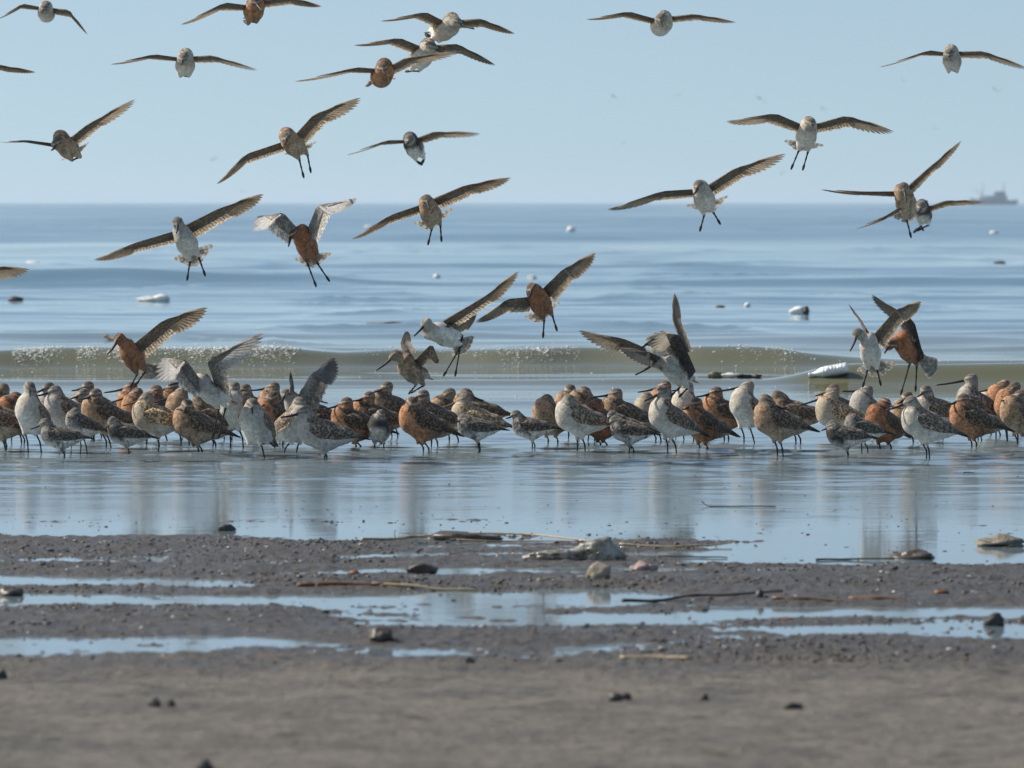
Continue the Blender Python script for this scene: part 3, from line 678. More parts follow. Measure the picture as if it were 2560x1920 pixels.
ST("small hunched wader with mottled grey breast behind the front speckled pair at left", 'k', 'k', 1131, 206, 1063, 187, 1031, (170, 1042), 32, 16)
ST("small speckled wader with black-edged back feathers, front row at far left", 'k', 'k', 1142, 150, 1092, 111, 1057, (75, 1072), 4, 5)
ST("small very dark wader standing on one leg, front row at left", 'k', 'K', 1133, 315, 1085, 281, 1053, (264, 1070), 12, 10, 1)
ST("rufous godwit whose head carries the landing rufous bird's feet", 'g', 'r', 1098, 350, 1015, 328, 968, (259, 981), 14)
ST("rufous godwit with long bill level, left of the tan streaked one", 'g', 'r', 1110, 360, 1030, 342, 983, (274, 1006), 18, 20)
ST("tan streaked godwit with white belly walking with one leg bent, at left", 'g', 't', 1130, 393, 1048, 367, 994, (308, 1013), 6, 10, 2, True)
ST("rufous godwit looking left behind the tan streaked one's back", 'g', 'r', 1102, 402, 1022, 391, 976, (345, 990), 40, 26)
ST("rufous godwit at the back below the grey bird with raised wings", 'g', 'r', 1094, 448, 1014, 432, 968, (385, 978), 25, 20)
ST("buff-breasted godwit with bill pointing left over the tan one's back", 'g', 'b', 1110, 462, 1034, 454, 981, (384, 1006), 50, 28)
ST("sandy rufous godwit with head turned away, right of the tan streaked one", 'g', 'b', 1131, 492, 1046, 468, 1012, (462, 1030), 20, 16)
ST("dark mottled godwit asleep behind the sandy rufous one", 'g', 'b', 1117, 528, 1036, 496, 1003, None, 10)
ST("pale grey godwit asleep with bill tucked, left of the upright grey one", 'g', 'p', 1098, 568, 1022, 560, 976, None, 45, 24)
ST("pale upright godwit facing the viewer below the raised grey wings", 'g', 'p', 1117, 592, 1032, 586, 968, (568, 986), 62, 36)
ST("dark-headed godwit at the back right of the upright pale one", 'g', 'b', 1093, 640, 1012, 613, 973, (580, 985), 10)
ST("brown godwit asleep behind the pale hunched front bird", 'g', 'b', 1106, 634, 1030, 612, 994, None, 15)
ST("pale hunched godwit on one leg seen from the front, its head sunk", 'g', 'p', 1142, 643, 1060, 631, 1010, (634, 1030), 66, 30, 1)
ST("brown-headed godwit with long bill level, behind the orange one in the left middle", 'g', 'b', 1096, 700, 1016, 684, 968, (624, 975), 22, 18)
ST("orange-breasted godwit preening with bill down, left of centre", 'g', 'r', 1118, 694, 1028, 682, 992, (656, 1014), 34, 18)
ST("pale grey godwit with slim neck half hidden by the front grey-brown one", 'g', 'p', 1133, 730, 1062, 750, 1006, (786, 1022), 140, 28)
ST("grey-brown scaly godwit with level bill, foremost bird left of centre", 'g', 'g', 1148, 808, 1074, 764, 1030, (702, 1042), 8, 9)
ST("rufous godwit with bill laid back over its wing, in front of the upright blue-grey wing", 'g', 'r', 1113, 792, 1032, 772, 990, (820, 1006), 14, 12)
ST("bright rufous godwit in profile with bill left, left of the black-breasted small wader", 'g', 'r', 1118, 888, 1046, 866, 1007, (812, 1021), 12, 14)
ST("rufous godwit in profile just behind and right of the bright rufous one", 'g', 'r', 1104, 936, 1022, 923, 992, (881, 1001), 14, 12)
ST("buff-fronted godwit under the feet of the bird with half-folded wings", 'g', 'b', 1093, 978, 1006, 968, 967, (935, 979), 24, 10)
ST("small wader with black breast and white belly facing the viewer", 'k', 'K', 1119, 948, 1074, 953, 1034, (957, 1046), 84, 30)
ST("salmon rufous godwit with neck drawn up, front row at centre", 'g', 'r', 1132, 1056, 1056, 1030, 1006, (1020, 1028), 24, 18)
ST("dark-backed godwit with pale cheek directly behind the salmon rufous one", 'g', 'b', 1117, 1078, 1036, 1058, 988, (1018, 997), 22, 14)
ST("grey-brown godwit with fluffed head and rufous flank right of centre", 'g', 'b', 1103, 1128, 1022, 1124, 984, (1074, 1005), 30, 12)
ST("tan scaly godwit with bill angled down, above the grey sleeping small wader", 'g', 't', 1114, 1188, 1032, 1160, 998, (1096, 1021), 8, 12, 2, True)
ST("dark godwit whose head and tail show behind the tan scaly one", 'g', 'b', 1098, 1188, 1010, 1166, 984, None, 5, 8)
ST("small grey wader asleep with bill hidden in front of the tan scaly godwit", 'k', 'k', 1131, 1190, 1070, 1156, 1046, (1140, 1054), 10, 6)
ST("small grey wader in clean profile alone right of centre", 'k', 'k', 1120, 1326, 1069, 1289, 1036, (1264, 1045), 5, 4)
ST("plump godwit asleep with rust on its flank, right of the lone small wader", 'g', 'b', 1111, 1380, 1036, 1368, 1000, None, 50, 18)
ST("brown godwit looking over the back of the big white-breasted sleeper", 'g', 'b', 1096, 1432, 1012, 1425, 974, (1412, 992), 50, 20)
ST("large white-breasted godwit asleep with cream head sunk in, front row", 'g', 'p', 1130, 1448, 1048, 1423, 1000, None, 22, 12)
ST("brown scaly godwit asleep behind the white-breasted sleeper", 'g', 'b', 1103, 1474, 1016, 1462, 980, None, 20)
ST("deep red godwit with only its rounded back and head showing", 'g', 'R', 1113, 1500, 1032, 1495, 1012, None, 25, 12)
ST("brown barred godwit with bill left and long dark wing, right of the deep red one", 'g', 'b', 1106, 1560, 1024, 1540, 984, (1481, 991), 16, 14)
ST("small speckled wader in front of the brown barred godwit", 'k', 'k', 1131, 1572, 1079, 1535, 1050, (1515, 1062), 10, 8)
ST("small wader whose grey crown shows just behind the speckled one", 'k', 'k', 1122, 1570, 1070, 1529, 1038, (1512, 1050), 10, 10)
ST("rufous-crowned godwit at the back with bill crossing left over a pale head", 'g', 'r', 1092, 1678, 1012, 1662, 965, (1594, 980), 22, 20)
ST("pale godwit with white breast and bill angled down, below the tussling pair", 'g', 'p', 1131, 1678, 1050, 1657, 979, (1609, 1001), 26, 24)
ST("tan godwit with small streaked head left of the pale upright one", 'g', 't', 1104, 1640, 1030, 1617, 994, None, 25)
ST("pale barred godwit with upright neck and level bill, below the tussling pair's right", 'g', 'p', 1100, 1724, 1026, 1718, 967, (1678, 975), 48, 34)
ST("orange-bellied godwit with bill down-left, right of the white-breasted upright one", 'g', 'r', 1126, 1758, 1046, 1740, 1008, (1705, 1022), 34, 18)
ST("rufous-brown godwit in profile whose bill reaches the barred pale one", 'g', 'r', 1103, 1812, 1022, 1790, 980, (1738, 991), 18, 14)
ST("tall pale barred godwit with long level bill, left of the rust-and-grey sleeper", 'g', 'p', 1111, 1872, 1026, 1869, 965, (1779, 979), 44, 32)
ST("rust and grey godwit asleep in the front row, big dark wing to the right", 'g', 'b', 1144, 1944, 1056, 1914, 1000, None, 24, 14)
ST("dark-backed godwit asleep just behind the rust and grey sleeper", 'g', 'b', 1112, 1984, 1024, 1944, 990, None, 10, 8)
ST("mottled tan-grey godwit with long bill slanting down left, left of the leggy pale head", 'g', 't', 1117, 2096, 1026, 2082, 985, (1993, 1014), 24, 14)
ST("godwit showing only crown and bill above the mottled tan-grey one", 'g', 'b', 1096, 2098, 1010, 2083, 973, (2037, 988), 20, 14)
ST("pale grey godwit with straight level bill under the landing white bird's foot", 'g', 'g', 1098, 2172, 1020, 2167, 976, (2104, 977), 40, 28)
ST("small dark-hooded wader with spotted white belly in the right front row", 'k', 'K', 1145, 2113, 1090, 2079, 1062, (2053, 1075), 6, 6)
ST("small pale-headed wader behind the dark-hooded one", 'k', 'k', 1133, 2156, 1072, 2132, 1052, (2116, 1064), 14, 12)
ST("bright chestnut godwit asleep with bill tucked right, right front", 'g', 'R', 1119, 2212, 1046, 2212, 1008, (2250, 1019), 48, 20)
ST("pinkish brown godwit with fluffed head behind the pale right front one", 'g', 'b', 1108, 2286, 1034, 2267, 992, (2240, 1008), 20, 16)
ST("pale grey godwit with bill left and wings dark, nearest bird at right", 'g', 'p', 1146, 2314, 1062, 2276, 1004, (2215, 1024), 18, 17)
ST("broad grey-backed godwit behind the pale right front one, bill tucked low", 'g', 'g', 1099, 2346, 1012, 2313, 976, (2290, 990), 14, 8)
ST("tall grey godwit with very long level bill rising over the right group", 'g', 'g', 1103, 2446, 1016, 2428, 948, (2338, 962), 12, 22)
ST("orange godwit with dark folded wing and bill down, right of the pale front one", 'g', 'r', 1117, 2432, 1042, 2407, 998, (2358, 1013), 16, 16)
ST("rufous godwit with bill left near the right edge, behind the tan-orange one", 'g', 'r', 1098, 2505, 1016, 2509, 962, (2444, 980), 60, 30)
ST("pale godwit with dark bill mostly hidden between rufous birds at right", 'g', 'p', 1088, 2488, 1006, 2482, 976, (2440, 990), 40, 24)
ST("godwit with rufous breast and grey crown, second from the right edge", 'g', 'r', 1104, 2530, 1026, 2536, 968, (2500, 990), 55, 26)
ST("tan-orange fluffy godwit with level bill, cut off by the right edge", 'g', 'b', 1111, 2550, 1030, 2551, 988, (2500, 1001), 40, 22)

# ------------------------------------------------------------------ birds on the wing
FL = flying
FL("blurred pale bird gliding head-on at the top left corner", 'g', 'p', 33, (116, 32), (112, 26), (112, 33), (118, 30), ((100, 19), (63, 12), (-8, 50), (2, 8)), ((131, 24), (176, 28), (219, 88), (-2, 8)))
FL("bird of which only a wing tip enters at the left edge, high", 'g', 'g', 27, (-78, 172), (-84, 166), (-88, 172), (-74, 178), ((-96, 160), (-170, 150), (-290, 180), (0, 10)), ((-56, 160), (8, 166), (88, 182), (-4, 12)))
FL("rufous-breasted bird gliding at the very top, cut by the frame", 'g', 'r', 27.5, (634, 24), (640, 8), (662, 30), (612, 42), ((616, 15), (567, 9), (456, 64), (4, 12)), ((654, 4), (725, -4), (803, 17), (-3, 14)), ((609, 52), (612, 50)))
FL("pale bird with level wings gliding left of the top centre", 'g', 'p', 28.5, (463, 160), (460, 150), (461, 163), (456, 172), ((447, 146), (391, 138), (280, 162), (2, 9)), ((478, 146), (534, 142), (648, 178), (-2, 8)), ((452, 188), (456, 187)))
FL("dark-fronted bird at left with one wing level and one raised, tail fanned", 'g', 'b', 27, (168, 366), (146, 362), (138, 376), (192, 380), ((136, 361), (72, 352), (-4, 354), (6, 7)), ((176, 349), (228, 311), (344, 250), (14, 14)), ((195, 391), (190, 389)), ((148, 402), (190, 386), (218, 356)))
FL("brown bird with dangling legs and wings on a steep tilt, left of centre", 'g', 'b', 26.5, (734, 360), (719, 346), (716, 362), (756, 378), ((703, 357), (614, 386), (540, 460), (10, 22)), ((740, 338), (786, 288), (904, 247), (18, 26)), ((757, 441), (775, 428)), ((708, 386), (752, 390), (790, 354)))
FL("smaller bird with black breast and white belly high in the sky at centre", 'k', 'K', 22, (1036, 368), (1024, 350), (1018, 360), (1056, 386), ((1012, 352), (971, 352), (866, 387), (3, 7)), ((1048, 346), (1087, 331), (1203, 337), (4, 12)), ((1052, 410), (1054, 408)))
FL("white-bellied bird flying right with straight bill, uppermost of the centre three", 'g', 'p', 26.5, (1112, 72), (1142, 58), (1186, 74), (1066, 80), ((1110, 54), (1067, 33), (952, 54), (-18, 16)), ((1152, 54), (1204, 51), (1286, 86), (-6, 14)), ((1064, 86), (1066, 84)))
FL("white-bellied bird with wings bowed down, middle of the centre three", 'g', 'p', 26.5, (1056, 140), (1082, 122), (1118, 136), (1016, 160), ((1056, 119), (1002, 97), (886, 114), (-18, 18)), ((1093, 116), (1146, 114), (1238, 165), (-4, 16)), ((1015, 178), (1018, 176)))
FL("rufous bird gliding lowest of the centre three, wing overlapping its neighbour", 'g', 'r', 26, (954, 188), (957, 174), (966, 188), (930, 200), ((938, 174), (896, 171), (738, 206), (2, 10)), ((974, 170), (1014, 149), (1146, 133), (8, 14)), (), ((912, 216), (924, 212), (990, 196)))
FL("pale bird gliding head-on alone right of the top centre", 'g', 'p', 28, (1652, 62), (1648, 52), (1654, 70), (1630, 62), ((1634, 48), (1571, 31), (1465, 49), (2, 14)), ((1672, 46), (1736, 39), (1840, 58), (-2, 9)))
FL("slightly blurred bird gliding head-on near the top right corner", 'g', 'g', 30, (2380, 150), (2366, 140), (2368, 152), (2390, 164), ((2360, 133), (2318, 128), (2192, 170), (2, 8)), ((2392, 133), (2456, 131), (2568, 175), (-2, 9)), ((2378, 174), (2381, 172)))
FL("pale bird with rusty breast patch and dangling legs, upper right, wings bowed", 'g', 'p', 27, (2016, 338), (2022, 310), (2032, 326), (2008, 366), ((1998, 310), (1936, 284), (1813, 304), (2, 24)), ((2040, 313), (2115, 290), (2232, 331), (-8, 20)), ((1981, 420), (2010, 422)), ((1962, 352), (2004, 380), (2063, 364)))
FL("white-breasted bird with bill down-left and wide tilted wings, right of centre", 'g', 'p', 26.3, (1760, 496), (1745, 464), (1730, 486), (1772, 522), ((1729, 474), (1654, 478), (1517, 524), (4, 22)), ((1776, 461), (1834, 422), (1962, 386), (14, 26)), ((1752, 575), (1801, 558)), ((1716, 514), (1780, 536), (1824, 490)))
FL("brown bird with bill pointing down and one wing raised steeply, at right", 'g', 'b', 26.8, (2264, 505), (2256, 470), (2258, 504), (2276, 538), ((2235, 480), (2160, 480), (2052, 473), (4, 14)), ((2274, 464), (2324, 416), (2405, 353), (10, 18)), ((2280, 591), (2310, 574)), ((2224, 540), (2284, 558), (2324, 502)))
FL("small black-breasted bird mostly hidden behind the brown one at right", 'k', 'K', 23, (2308, 534), (2300, 516), (2290, 530), (2320, 548), ((2244, 521), (2210, 540), (2138, 571), (10, 10)), ((2318, 520), (2362, 502), (2457, 507), (-2, 12)), ((2290, 579), (2296, 576)), ((2300, 552), (2318, 556), (2326, 549)))
FL("grey bird with broad wings spread wide over the sea at left", 'g', 'g', 26.2, (466, 606), (446, 556), (446, 582), (482, 646), ((430, 580), (338, 607), (234, 650), (8, 30)), ((468, 562), (552, 520), (658, 487), (20, 34)), ((466, 698), (510, 687)), ((432, 650), (486, 670), (532, 614)))
FL("rufous bird beating its wings, white sunlit underwings folded over", 'g', 'R', 26.5, (766, 612), (730, 584), (725, 614), (792, 654), ((744, 570), (712, 531), (641, 542), (-22, 38)), ((770, 570), (796, 512), (896, 498), (32, 34)), ((788, 714), (821, 701)), ((734, 650), (780, 672), (828, 636)), ((.60, .58, .54), (.82, .80, .77), (.82, .80, .77), (.26, .25, .25)), (-1, -1), (1, -1), False, .125, (-1, -1))  # wing tones whitened, painting in the sun on the underwings
FL("brown bird with spread tail and legs down crossing the horizon at centre", 'g', 'b', 26.8, (1076, 532), (1068, 500), (1074, 522), (1082, 556), ((1054, 512), (976, 538), (879, 598), (6, 22)), ((1094, 494), (1164, 464), (1278, 446), (14, 26)), ((1070, 609), (1103, 601)), ((1032, 560), (1080, 576), (1134, 522)))
FL("bird of which only a broad wing tip enters at the left edge over the waves", 'g', 'g', 26.5, (-120, 700), (-130, 676), (-136, 696), (-110, 724), ((-140, 676), (-210, 700), (-300, 740), (4, 30)), ((-106, 670), (-40, 664), (77, 675), (-4, 36)))
FL("rufous bird with both broad wings swept down, centre above the flock", 'g', 'R', 26.2, (1350, 756), (1330, 720), (1322, 742), (1364, 792), ((1322, 742), (1268, 746), (1191, 805), (4, 40)), ((1362, 716), (1406, 672), (1490, 635), (26, 38)), ((1358, 842), (1392, 825)), ((1310, 794), (1352, 810), (1402, 756)))
FL("white-bellied bird with long legs and one wing raised high, at centre", 'g', 'p', 26.0, (1108, 838), (1066, 808), (1036, 838), (1152, 868), ((1120, 812), (1152, 806), (1192, 786), (12, 30)), ((1118, 798), (1206, 746), (1298, 680), (22, 22)), ((1110, 938), (1138, 938)), ((1136, 896), (1172, 880), (1186, 844)), None, (1, -1), (1, 1))
FL("grey-brown bird landing with blurred half-raised wings, long bill down-left", 'g', 'b', 26.8, (1030, 926), (988, 888), (941, 924), (1076, 950), ((1012, 886), (1000, 864), (1016, 832), (26, -6)), ((1042, 892), (1080, 858), (1098, 908), (-6, 40)), ((1023, 984), (1029, 982)), None, None, (1, -1), (1, 1))
FL("rufous bird alighting on a standing one, dark bill down and one wing up at left", 'g', 'R', 27.0, (332, 892), (300, 846), (272, 884), (360, 928), ((318, 858), (300, 846), (272, 842), (10, 20)), ((345, 852), (410, 799), (518, 771), (16, 46)), ((325, 966), (338, 962)), ((352, 950), (388, 946), (408, 916)), None, (1, -1), (1, 1))
FL("grey bird with both wings held up, left one sunlit white, left of centre", 'g', 'g', 26.6, (528, 980), (472, 946), (422, 962), (585, 1012), ((500, 948), (470, 897), (399, 898), (-8, 44)), ((534, 952), (520, 898), (662, 832), (40, 36)), ((530, 1094), (545, 1094)), None, ((.46, .43, .40), (.66, .63, .60), (.62, .59, .55), (.22, .205, .19)), (-1, -1), (1, 1), False, .125, (-1, 1))  # paler tone on both wings paints in the left one's sunlight
FL("grey bird in the crowd holding an upright blue-grey wing with dark tip", 'g', 'g', 27.4, (748, 1020), (716, 984), (702, 1004), (790, 1040), ((728, 992), (730, 968), (727, 930), (6, 6)), ((744, 990), (778, 932), (838, 896), (46, 44)), ((742, 1092), (752, 1092)), None, ((.30, .30, .30), (.26, .25, .25), (.22, .21, .20), (.30, .31, .33)))
FL("rear bird of the tussling pair, grey wing stretched left and one straight up", 'g', 'g', 27.4, (1662, 876), (1626, 852), (1590, 872), (1712, 900), ((1606, 866), (1556, 844), (1447, 826), (10, 44)), ((1706, 862), (1681, 794), (1692, 735), (26, 16)), (), None, None, (-1, 1), (1, 1))
FL("front bird of the tussling pair, cream-striped wing bent forward", 'g', 'g', 26.9, (1692, 930), (1640, 905), (1587, 936), (1742, 958), ((1652, 892), (1622, 878), (1546, 872), (18, 44)), ((1734, 916), (1700, 838), (1646, 824), (-24, 40)), ((1680, 990), (1700, 992)), None, ((.22, .20, .19), (.50, .45, .37), (.56, .50, .41), (.11, .10, .10)), (-1, 1), (1, -1))
FL("white bird landing with fluffed head and both wings up, right", 'g', 'p', 26.8, (2176, 880), (2142, 834), (2121, 875), (2192, 922), ((2164, 826), (2156, 806), (2132, 762), (14, 14)), ((2190, 828), (2236, 772), (2307, 757), (20, 42)), ((2160, 966), (2204, 962)), ((2146, 930), (2200, 946), (2246, 912)), None, (1, -1), (1, 1))
FL("chestnut bird arching one dark wing overhead, landing at right", 'g', 'R', 27.3, (2270, 872), (2220, 862), (2206, 880), (2318, 906), ((2240, 856), (2228, 846), (2216, 834), (8, 12)), ((2306, 884), (2284, 800), (2178, 736), (-22, 22)), ((2256, 985), (2291, 976)), ((2328, 948), (2346, 930), (2348, 904)), ((.17, .15, .13), (.22, .19, .16), (.30, .27, .23), (.085, .075, .068)), (1, -1), (1, -1))


# ------------------------------------------------------------------ gulls far out, blurred by distance
def gull(label, x, y, D, ul, ur, turn):
    """ul / ur: how far the left / right wing tip stands above the body, in metres"""
    k = FPX / D
    W = lambda sg, h: ((x + sg * .05 * k, y - .02 * k), (x + sg * .17 * k, y - (.02 + h * .55) * k), (x + sg * .33 * k, y - h * k), (turn * .05 * k, .05 * k))
    flying(label, 'w', 'w', D, (x, y), (x - turn * .08 * k, y - .03 * k), (x - turn * .14 * k, y - .02 * k), (x + turn * .12 * k, y + .02 * k), W(-1, ul), W(1, ur), (), None, None, (-1, -1), (1, 1), False, .14, (1, 1), "gulls far over the sea")
for g in (("white gull speck high right of centre, left of another", 1533, 240, 330, .30, -.20, 1), ("small white gull speck right of centre, beside a grey streak-like one", 1697, 235, 400, -.1, .25, -1),
          ("grey gull with slanting wings between the two upper right groups", 1898, 245, 300, .22, -.25, 1), ("bright white gull speck near the right edge below the gliding bird", 2494, 226, 340, .2, .1, -1),
          ("faint grey gull left of the bowed-winged bird at upper right", 2056, 271, 430, .2, -.2, 1), ("faint grey gull speck in the sky left of centre, left of the tilted brown bird", 533, 398, 430, -.05, .2, 1),
          ("faint gull just above the horizon left of centre", 608, 480, 520, .25, .2, -1), ("pale gull low above the horizon beside the tilted white-breasted bird", 1955, 434, 480, .1, .25, 1),
          ("very faint white gull right of the upper right landing bird", 2340, 321, 520, .15, .15, -1), ("very faint gull near the centre of the sky", 1556, 358, 560, .1, .2, 1),
          ("very faint grey gull under the top right gliding bird", 2258, 200, 560, .1, -.1, 1)):
    gull(*g)

# ------------------------------------------------------------------ things afloat
def n3(V, f, sd): return noise(V[:, 0] * f + sd, V[:, 1] * f + V[:, 2] * f * .7, sd) * .6 + noise(V[:, 1] * f + sd, V[:, 2] * f - V[:, 0] * f * .6, sd + 3) * .6
def lump(name, label, cat, c, size, mat, sd=1, rough=.22, flat=False, sub=ICO3, parent=None, cut=None):
    V = sub[0] * (1 + 1.5 * rough * n3(sub[0], 1.5, sd) + rough * .8 * n3(sub[0], 4.0, sd + 9) + rough * .4 * n3(sub[0], 9.0, sd + 4))[:, None]
    if flat: V[:, 2] = np.maximum(V[:, 2], -.45)
    if cut is not None: V[:, 0] = np.minimum(V[:, 0], cut + .06 * n3(sub[0], 3, sd + 5))
    o = link(name, make_mesh(name, V * np.asarray(size), None, sub[1], smooth=not flat), mat, parent, c)
    return tag(o, label, cat) if label else o
M_STY = simple("polystyrene", (.78, .76, .70), .6, .12, 40, .3)
M_WOODDK = simple("wet_driftwood", (.045, .034, .026), .5, .4, 25, .5)
M_WOOD = simple("pale_reed", (.42, .33, .20), .5, .35, 40, .3)
M_WOODBR = simple("brown_stick", (.15, .085, .045), .5, .45, 30, .4)
M_LEAF = simple("rust_leaf", (.17, .075, .030), .5, .4, 30, .3)
M_GREENISH = simple("algae_debris", (.13, .13, .08), .5, .4, 30, .4)
M_STONE = simple("tan_stone", (.30, .26, .19), .6, .35, 30, .6)
M_STONEDK = simple("dark_stone", (.045, .040, .035), .45, .4, 30, .6)
M_PINK = simple("pinkish_stone", (.32, .23, .21), .6, .3, 25, .5)
def floater(px, py): return ground_pt(px, py, 0.0)
for nm, lb, ct, px, py, w, h, mat, sd in (("foam_block", "white polystyrene block with a dark broken end afloat at right", "foam block", 1995, 792, .10, .055, M_STY, 3),
        ("float_ball", "small white ball bobbing left of the polystyrene block", "float", 1869, 767, .032, .030, M_STY, 5), ("weed_clump", "small greenish scrap afloat left of the white ball", "debris", 1799, 768, .050, .018, M_GREENISH, 6),
        ("weed_clump", "lone greenish scrap afloat near the right edge", "debris", 2500, 659, .10, .03, M_GREENISH, 7), ("driftwood", "dark lump of driftwood afloat at the left edge", "driftwood", 38, 756, .085, .04, M_WOODDK, 8),
        ("float_ball", "white round float below the wide-winged grey bird's feet", "float", 527, 698, .065, .060, M_STY, 9), ("float_ball", "white round float left of the centre, nearly on the second roller", "float", 1091, 696, .055, .050, M_STY, 10),
        ("float_ball", "white float above the rufous bird with swept-down wings", "float", 1331, 700, .065, .055, M_STY, 12), ("float_ball", "white speck afloat far out right of centre", "float", 1428, 580, .16, .15, M_STY, 13),
        ("float_ball", "white speck afloat behind a brown bird's wing at centre", "float", 922, 572, .20, .17, M_STY, 14), ("weed_clump", "flat pale scrap afloat far out at left", "debris", 80, 657, .13, .022, M_STY, 15), ("weed_clump", "pale scrap afloat far out near the right edge", "debris", 2485, 586, .16, .07, M_STY, 16)):
    c = floater(px, py); z = float(sea_z(c[0], c[1])); c[2] = z + h * .3
    o = lump(nm, lb, ct, c, (w, w * .7, h), mat, sd, .18, nm == "foam_block")
    if nm == "foam_block":
        e = lump("broken_end", None, None, (w * .78, -.004, -.006), (w * .42, w * .62, h * .9), M_WOODDK, 21, .2, parent=o)
# crumpled white plastic at left
c = floater(388, 758); r = empty("plastic_scrap", (c[0], c[1], float(sea_z(c[0], c[1]))), "crumpled white plastic afloat in two humps at left", "plastic scrap")
lump("hump", None, None, (.06, 0, .035), (.10, .06, .045), M_STY, 31, .3, parent=r); lump("hump", None, None, (-.10, .01, .018), (.11, .05, .030), M_STY, 32, .3, parent=r)
# plastic bottle
M_PET, n, l, b = new_mat("clear_plastic"); b.inputs["Base Color"].default_value = (.85, .87, .86, 1); b.inputs["Roughness"].default_value = .18; b.inputs["Transmission Weight"].default_value = .35; b.inputs["Specular IOR Level"].default_value = .7
nz = n.new("ShaderNodeTexNoise"); nz.inputs["Scale"].default_value = 25; bp = n.new("ShaderNodeBump"); bp.inputs["Strength"].default_value = .5; bp.inputs["Distance"].default_value = .01; l.new(nz.outputs["Fac"], bp.inputs["Height"]); l.new(bp.outputs[0], b.inputs["Normal"])
c = floater(2076, 962); zb = float(sea_z(c[0], c[1]))
r = empty("plastic_bottle", (c[0], c[1], zb), "ribbed clear plastic bottle lying tilted in the wash at right", "bottle")
tt = np.linspace(0, 1, 60); rad = np.interp(tt, [0, .02, .10, .30, .38, .96, 1.0], [.012, .013, .016, .036, .040, .040, .030]) * (1 - .05 * (np.sin(tt * 75) > .3) * (tt > .33) * (tt < .93))
ax0, ax1 = np.array([-.125, 0, .006]), np.array([.115, .0, .050])
B_ = Build(); B_.add(*tube(ax0 + (ax1 - ax0) * tt[:, None], rad, 20)); link("bottle_body", B_.mesh("bottle_body"), M_PET, r)
B_ = Build(); B_.add(*tube([ax0 - np.array([.016, 0, .003]), ax0 - np.array([.001, 0, 0])], [.015, .015], 16)); link("bottle_cap", B_.mesh("bottle_cap"), M_STY, r)
B_ = Build(); B_.add(*tube(catmull([ax0 * .3 + np.array([0, -.02, -.014]), np.array([.04, -.028, -.002]), ax1 + np.array([.0, -.02, -.036])]), [.008, .010, .009, .012, .010, .009, .012, .010, .009, .010, .006], 6)); link("weed_fringe", B_.mesh("weed_fringe"), M_WOODDK, r)
# pale twisted scrap with dark ends, behind the barred godwit
c = floater(1836, 956); r = empty("floating_scrap", (c[0], c[1], float(sea_z(c[0], c[1]))), "pale twisted scrap with dark ends afloat left of the bottle", "debris")
lump("pale_strip", None, None, (-.02, 0, .018), (.065, .018, .015), M_STY, 43, .35, parent=r)
lump("crumpled_end", None, None, (-.11, 0, .012), (.045, .02, .020), M_GREENISH, 41, .45, parent=r)
lump("dark_end", None, None, (.075, 0, .010), (.060, .014, .010), M_WOODDK, 44, .45, parent=r)
lump("dark_end", None, None, (.145, 0, .008), (.028, .012, .014), M_WOODDK, 45, .45, parent=r)

def stick(name, label, cat, pts, rad, mat, z0=.006, afloat=False, twigs=()):
    """pts in photo pixels with an optional height above the surface; each point stands on the ground below its pixel"""
    P = []
    for p in pts:
        h = p[2] if len(p) > 2 else 0.0
        zz = 0.0
        for _ in range(3):
            q = ground_pt(p[0], p[1], zz + h + z0); zz = max(float(ground_z(q[0], q[1])), 0.0) if not afloat else float(sea_z(q[0], q[1]))
        q[2] = zz + h + z0; P.append(q)
    P = np.array(P)
    if afloat or True: P[:, 1] = P[:, 1] * .35 + P[:, 1].mean() * .65 if len(P) > 2 else P[:, 1]
    C = catmull(P, 6); tt = np.linspace(0, 1, len(C)); C = C + np.stack([0 * tt, 0 * tt, rad * .15 * np.sin(tt * 17)], -1)
    R = rad * (1 - .45 * tt) * (1 + .18 * (np.arange(len(C)) % 6 == 0))
    off = C[0].copy(); o_ = Build(); o_.add(*tube(C - off, R, 7))
    for (f, dx, dz) in twigs:
        q = C[int(f * (len(C) - 1))] - off; o_.add(*tube([q, q + np.array([dx * .6, -.004, dz * .5]), q + np.array([dx, -.006, dz])], [rad * .5, rad * .4, rad * .2], 6))
    return tag(link(name, o_.mesh(name), mat, None, off), label, cat)
stick("floating_stick", "brown stick afloat left of the white-bellied bird at centre", "stick", [(918, 812), (985, 819), (1060, 818)], .011, M_WOODBR, .004, True)
stick("floating_stick", "short brown stick afloat beside the left rufous bird's head", "stick", [(266, 846), (285, 847), (306, 849)], .016, M_WOODBR, .004, True)
# ------------------------------------------------------------------ litter on the mud
stick("reed_stem", "long pale reed arching over the mud edge at centre", "reed", [(900, 1362), (975, 1350), (1060, 1332, .004), (1180, 1324, .012), (1310, 1328, .012), (1400, 1345, .006), (1490, 1364)], .0050, M_WOOD, .004, False, ((.20, -.004, .030), (.55, .003, .012), (.72, .003, .010)))
stick("reed_stem", "pale broken reed lying right of the plastic bag", "reed", [(1550, 1374), (1640, 1374), (1750, 1370), (1790, 1358, .004), (1824, 1348, .008)], .0045, M_WOOD, .004)
stick("reed_stem", "second reed lying under the arching one", "reed", [(1020, 1330, .008), (1090, 1336, .004), (1200, 1352), (1330, 1360), (1460, 1368)], .0035, M_WOODBR, .004)
stick("dark_stick", "dark curved stick on the mud right of the tan stone", "stick", [(1560, 1516), (1640, 1506), (1740, 1494, .004), (1840, 1482, .006), (1945, 1468, .006)], .0055, M_WOODDK, .006)
stick("dark_stick", "straight dark stick lying in the film of water below the bag", "stick", [(1530, 1390), (1640, 1388), (1760, 1393), (1820, 1396)], .0034, M_WOODDK, .004)
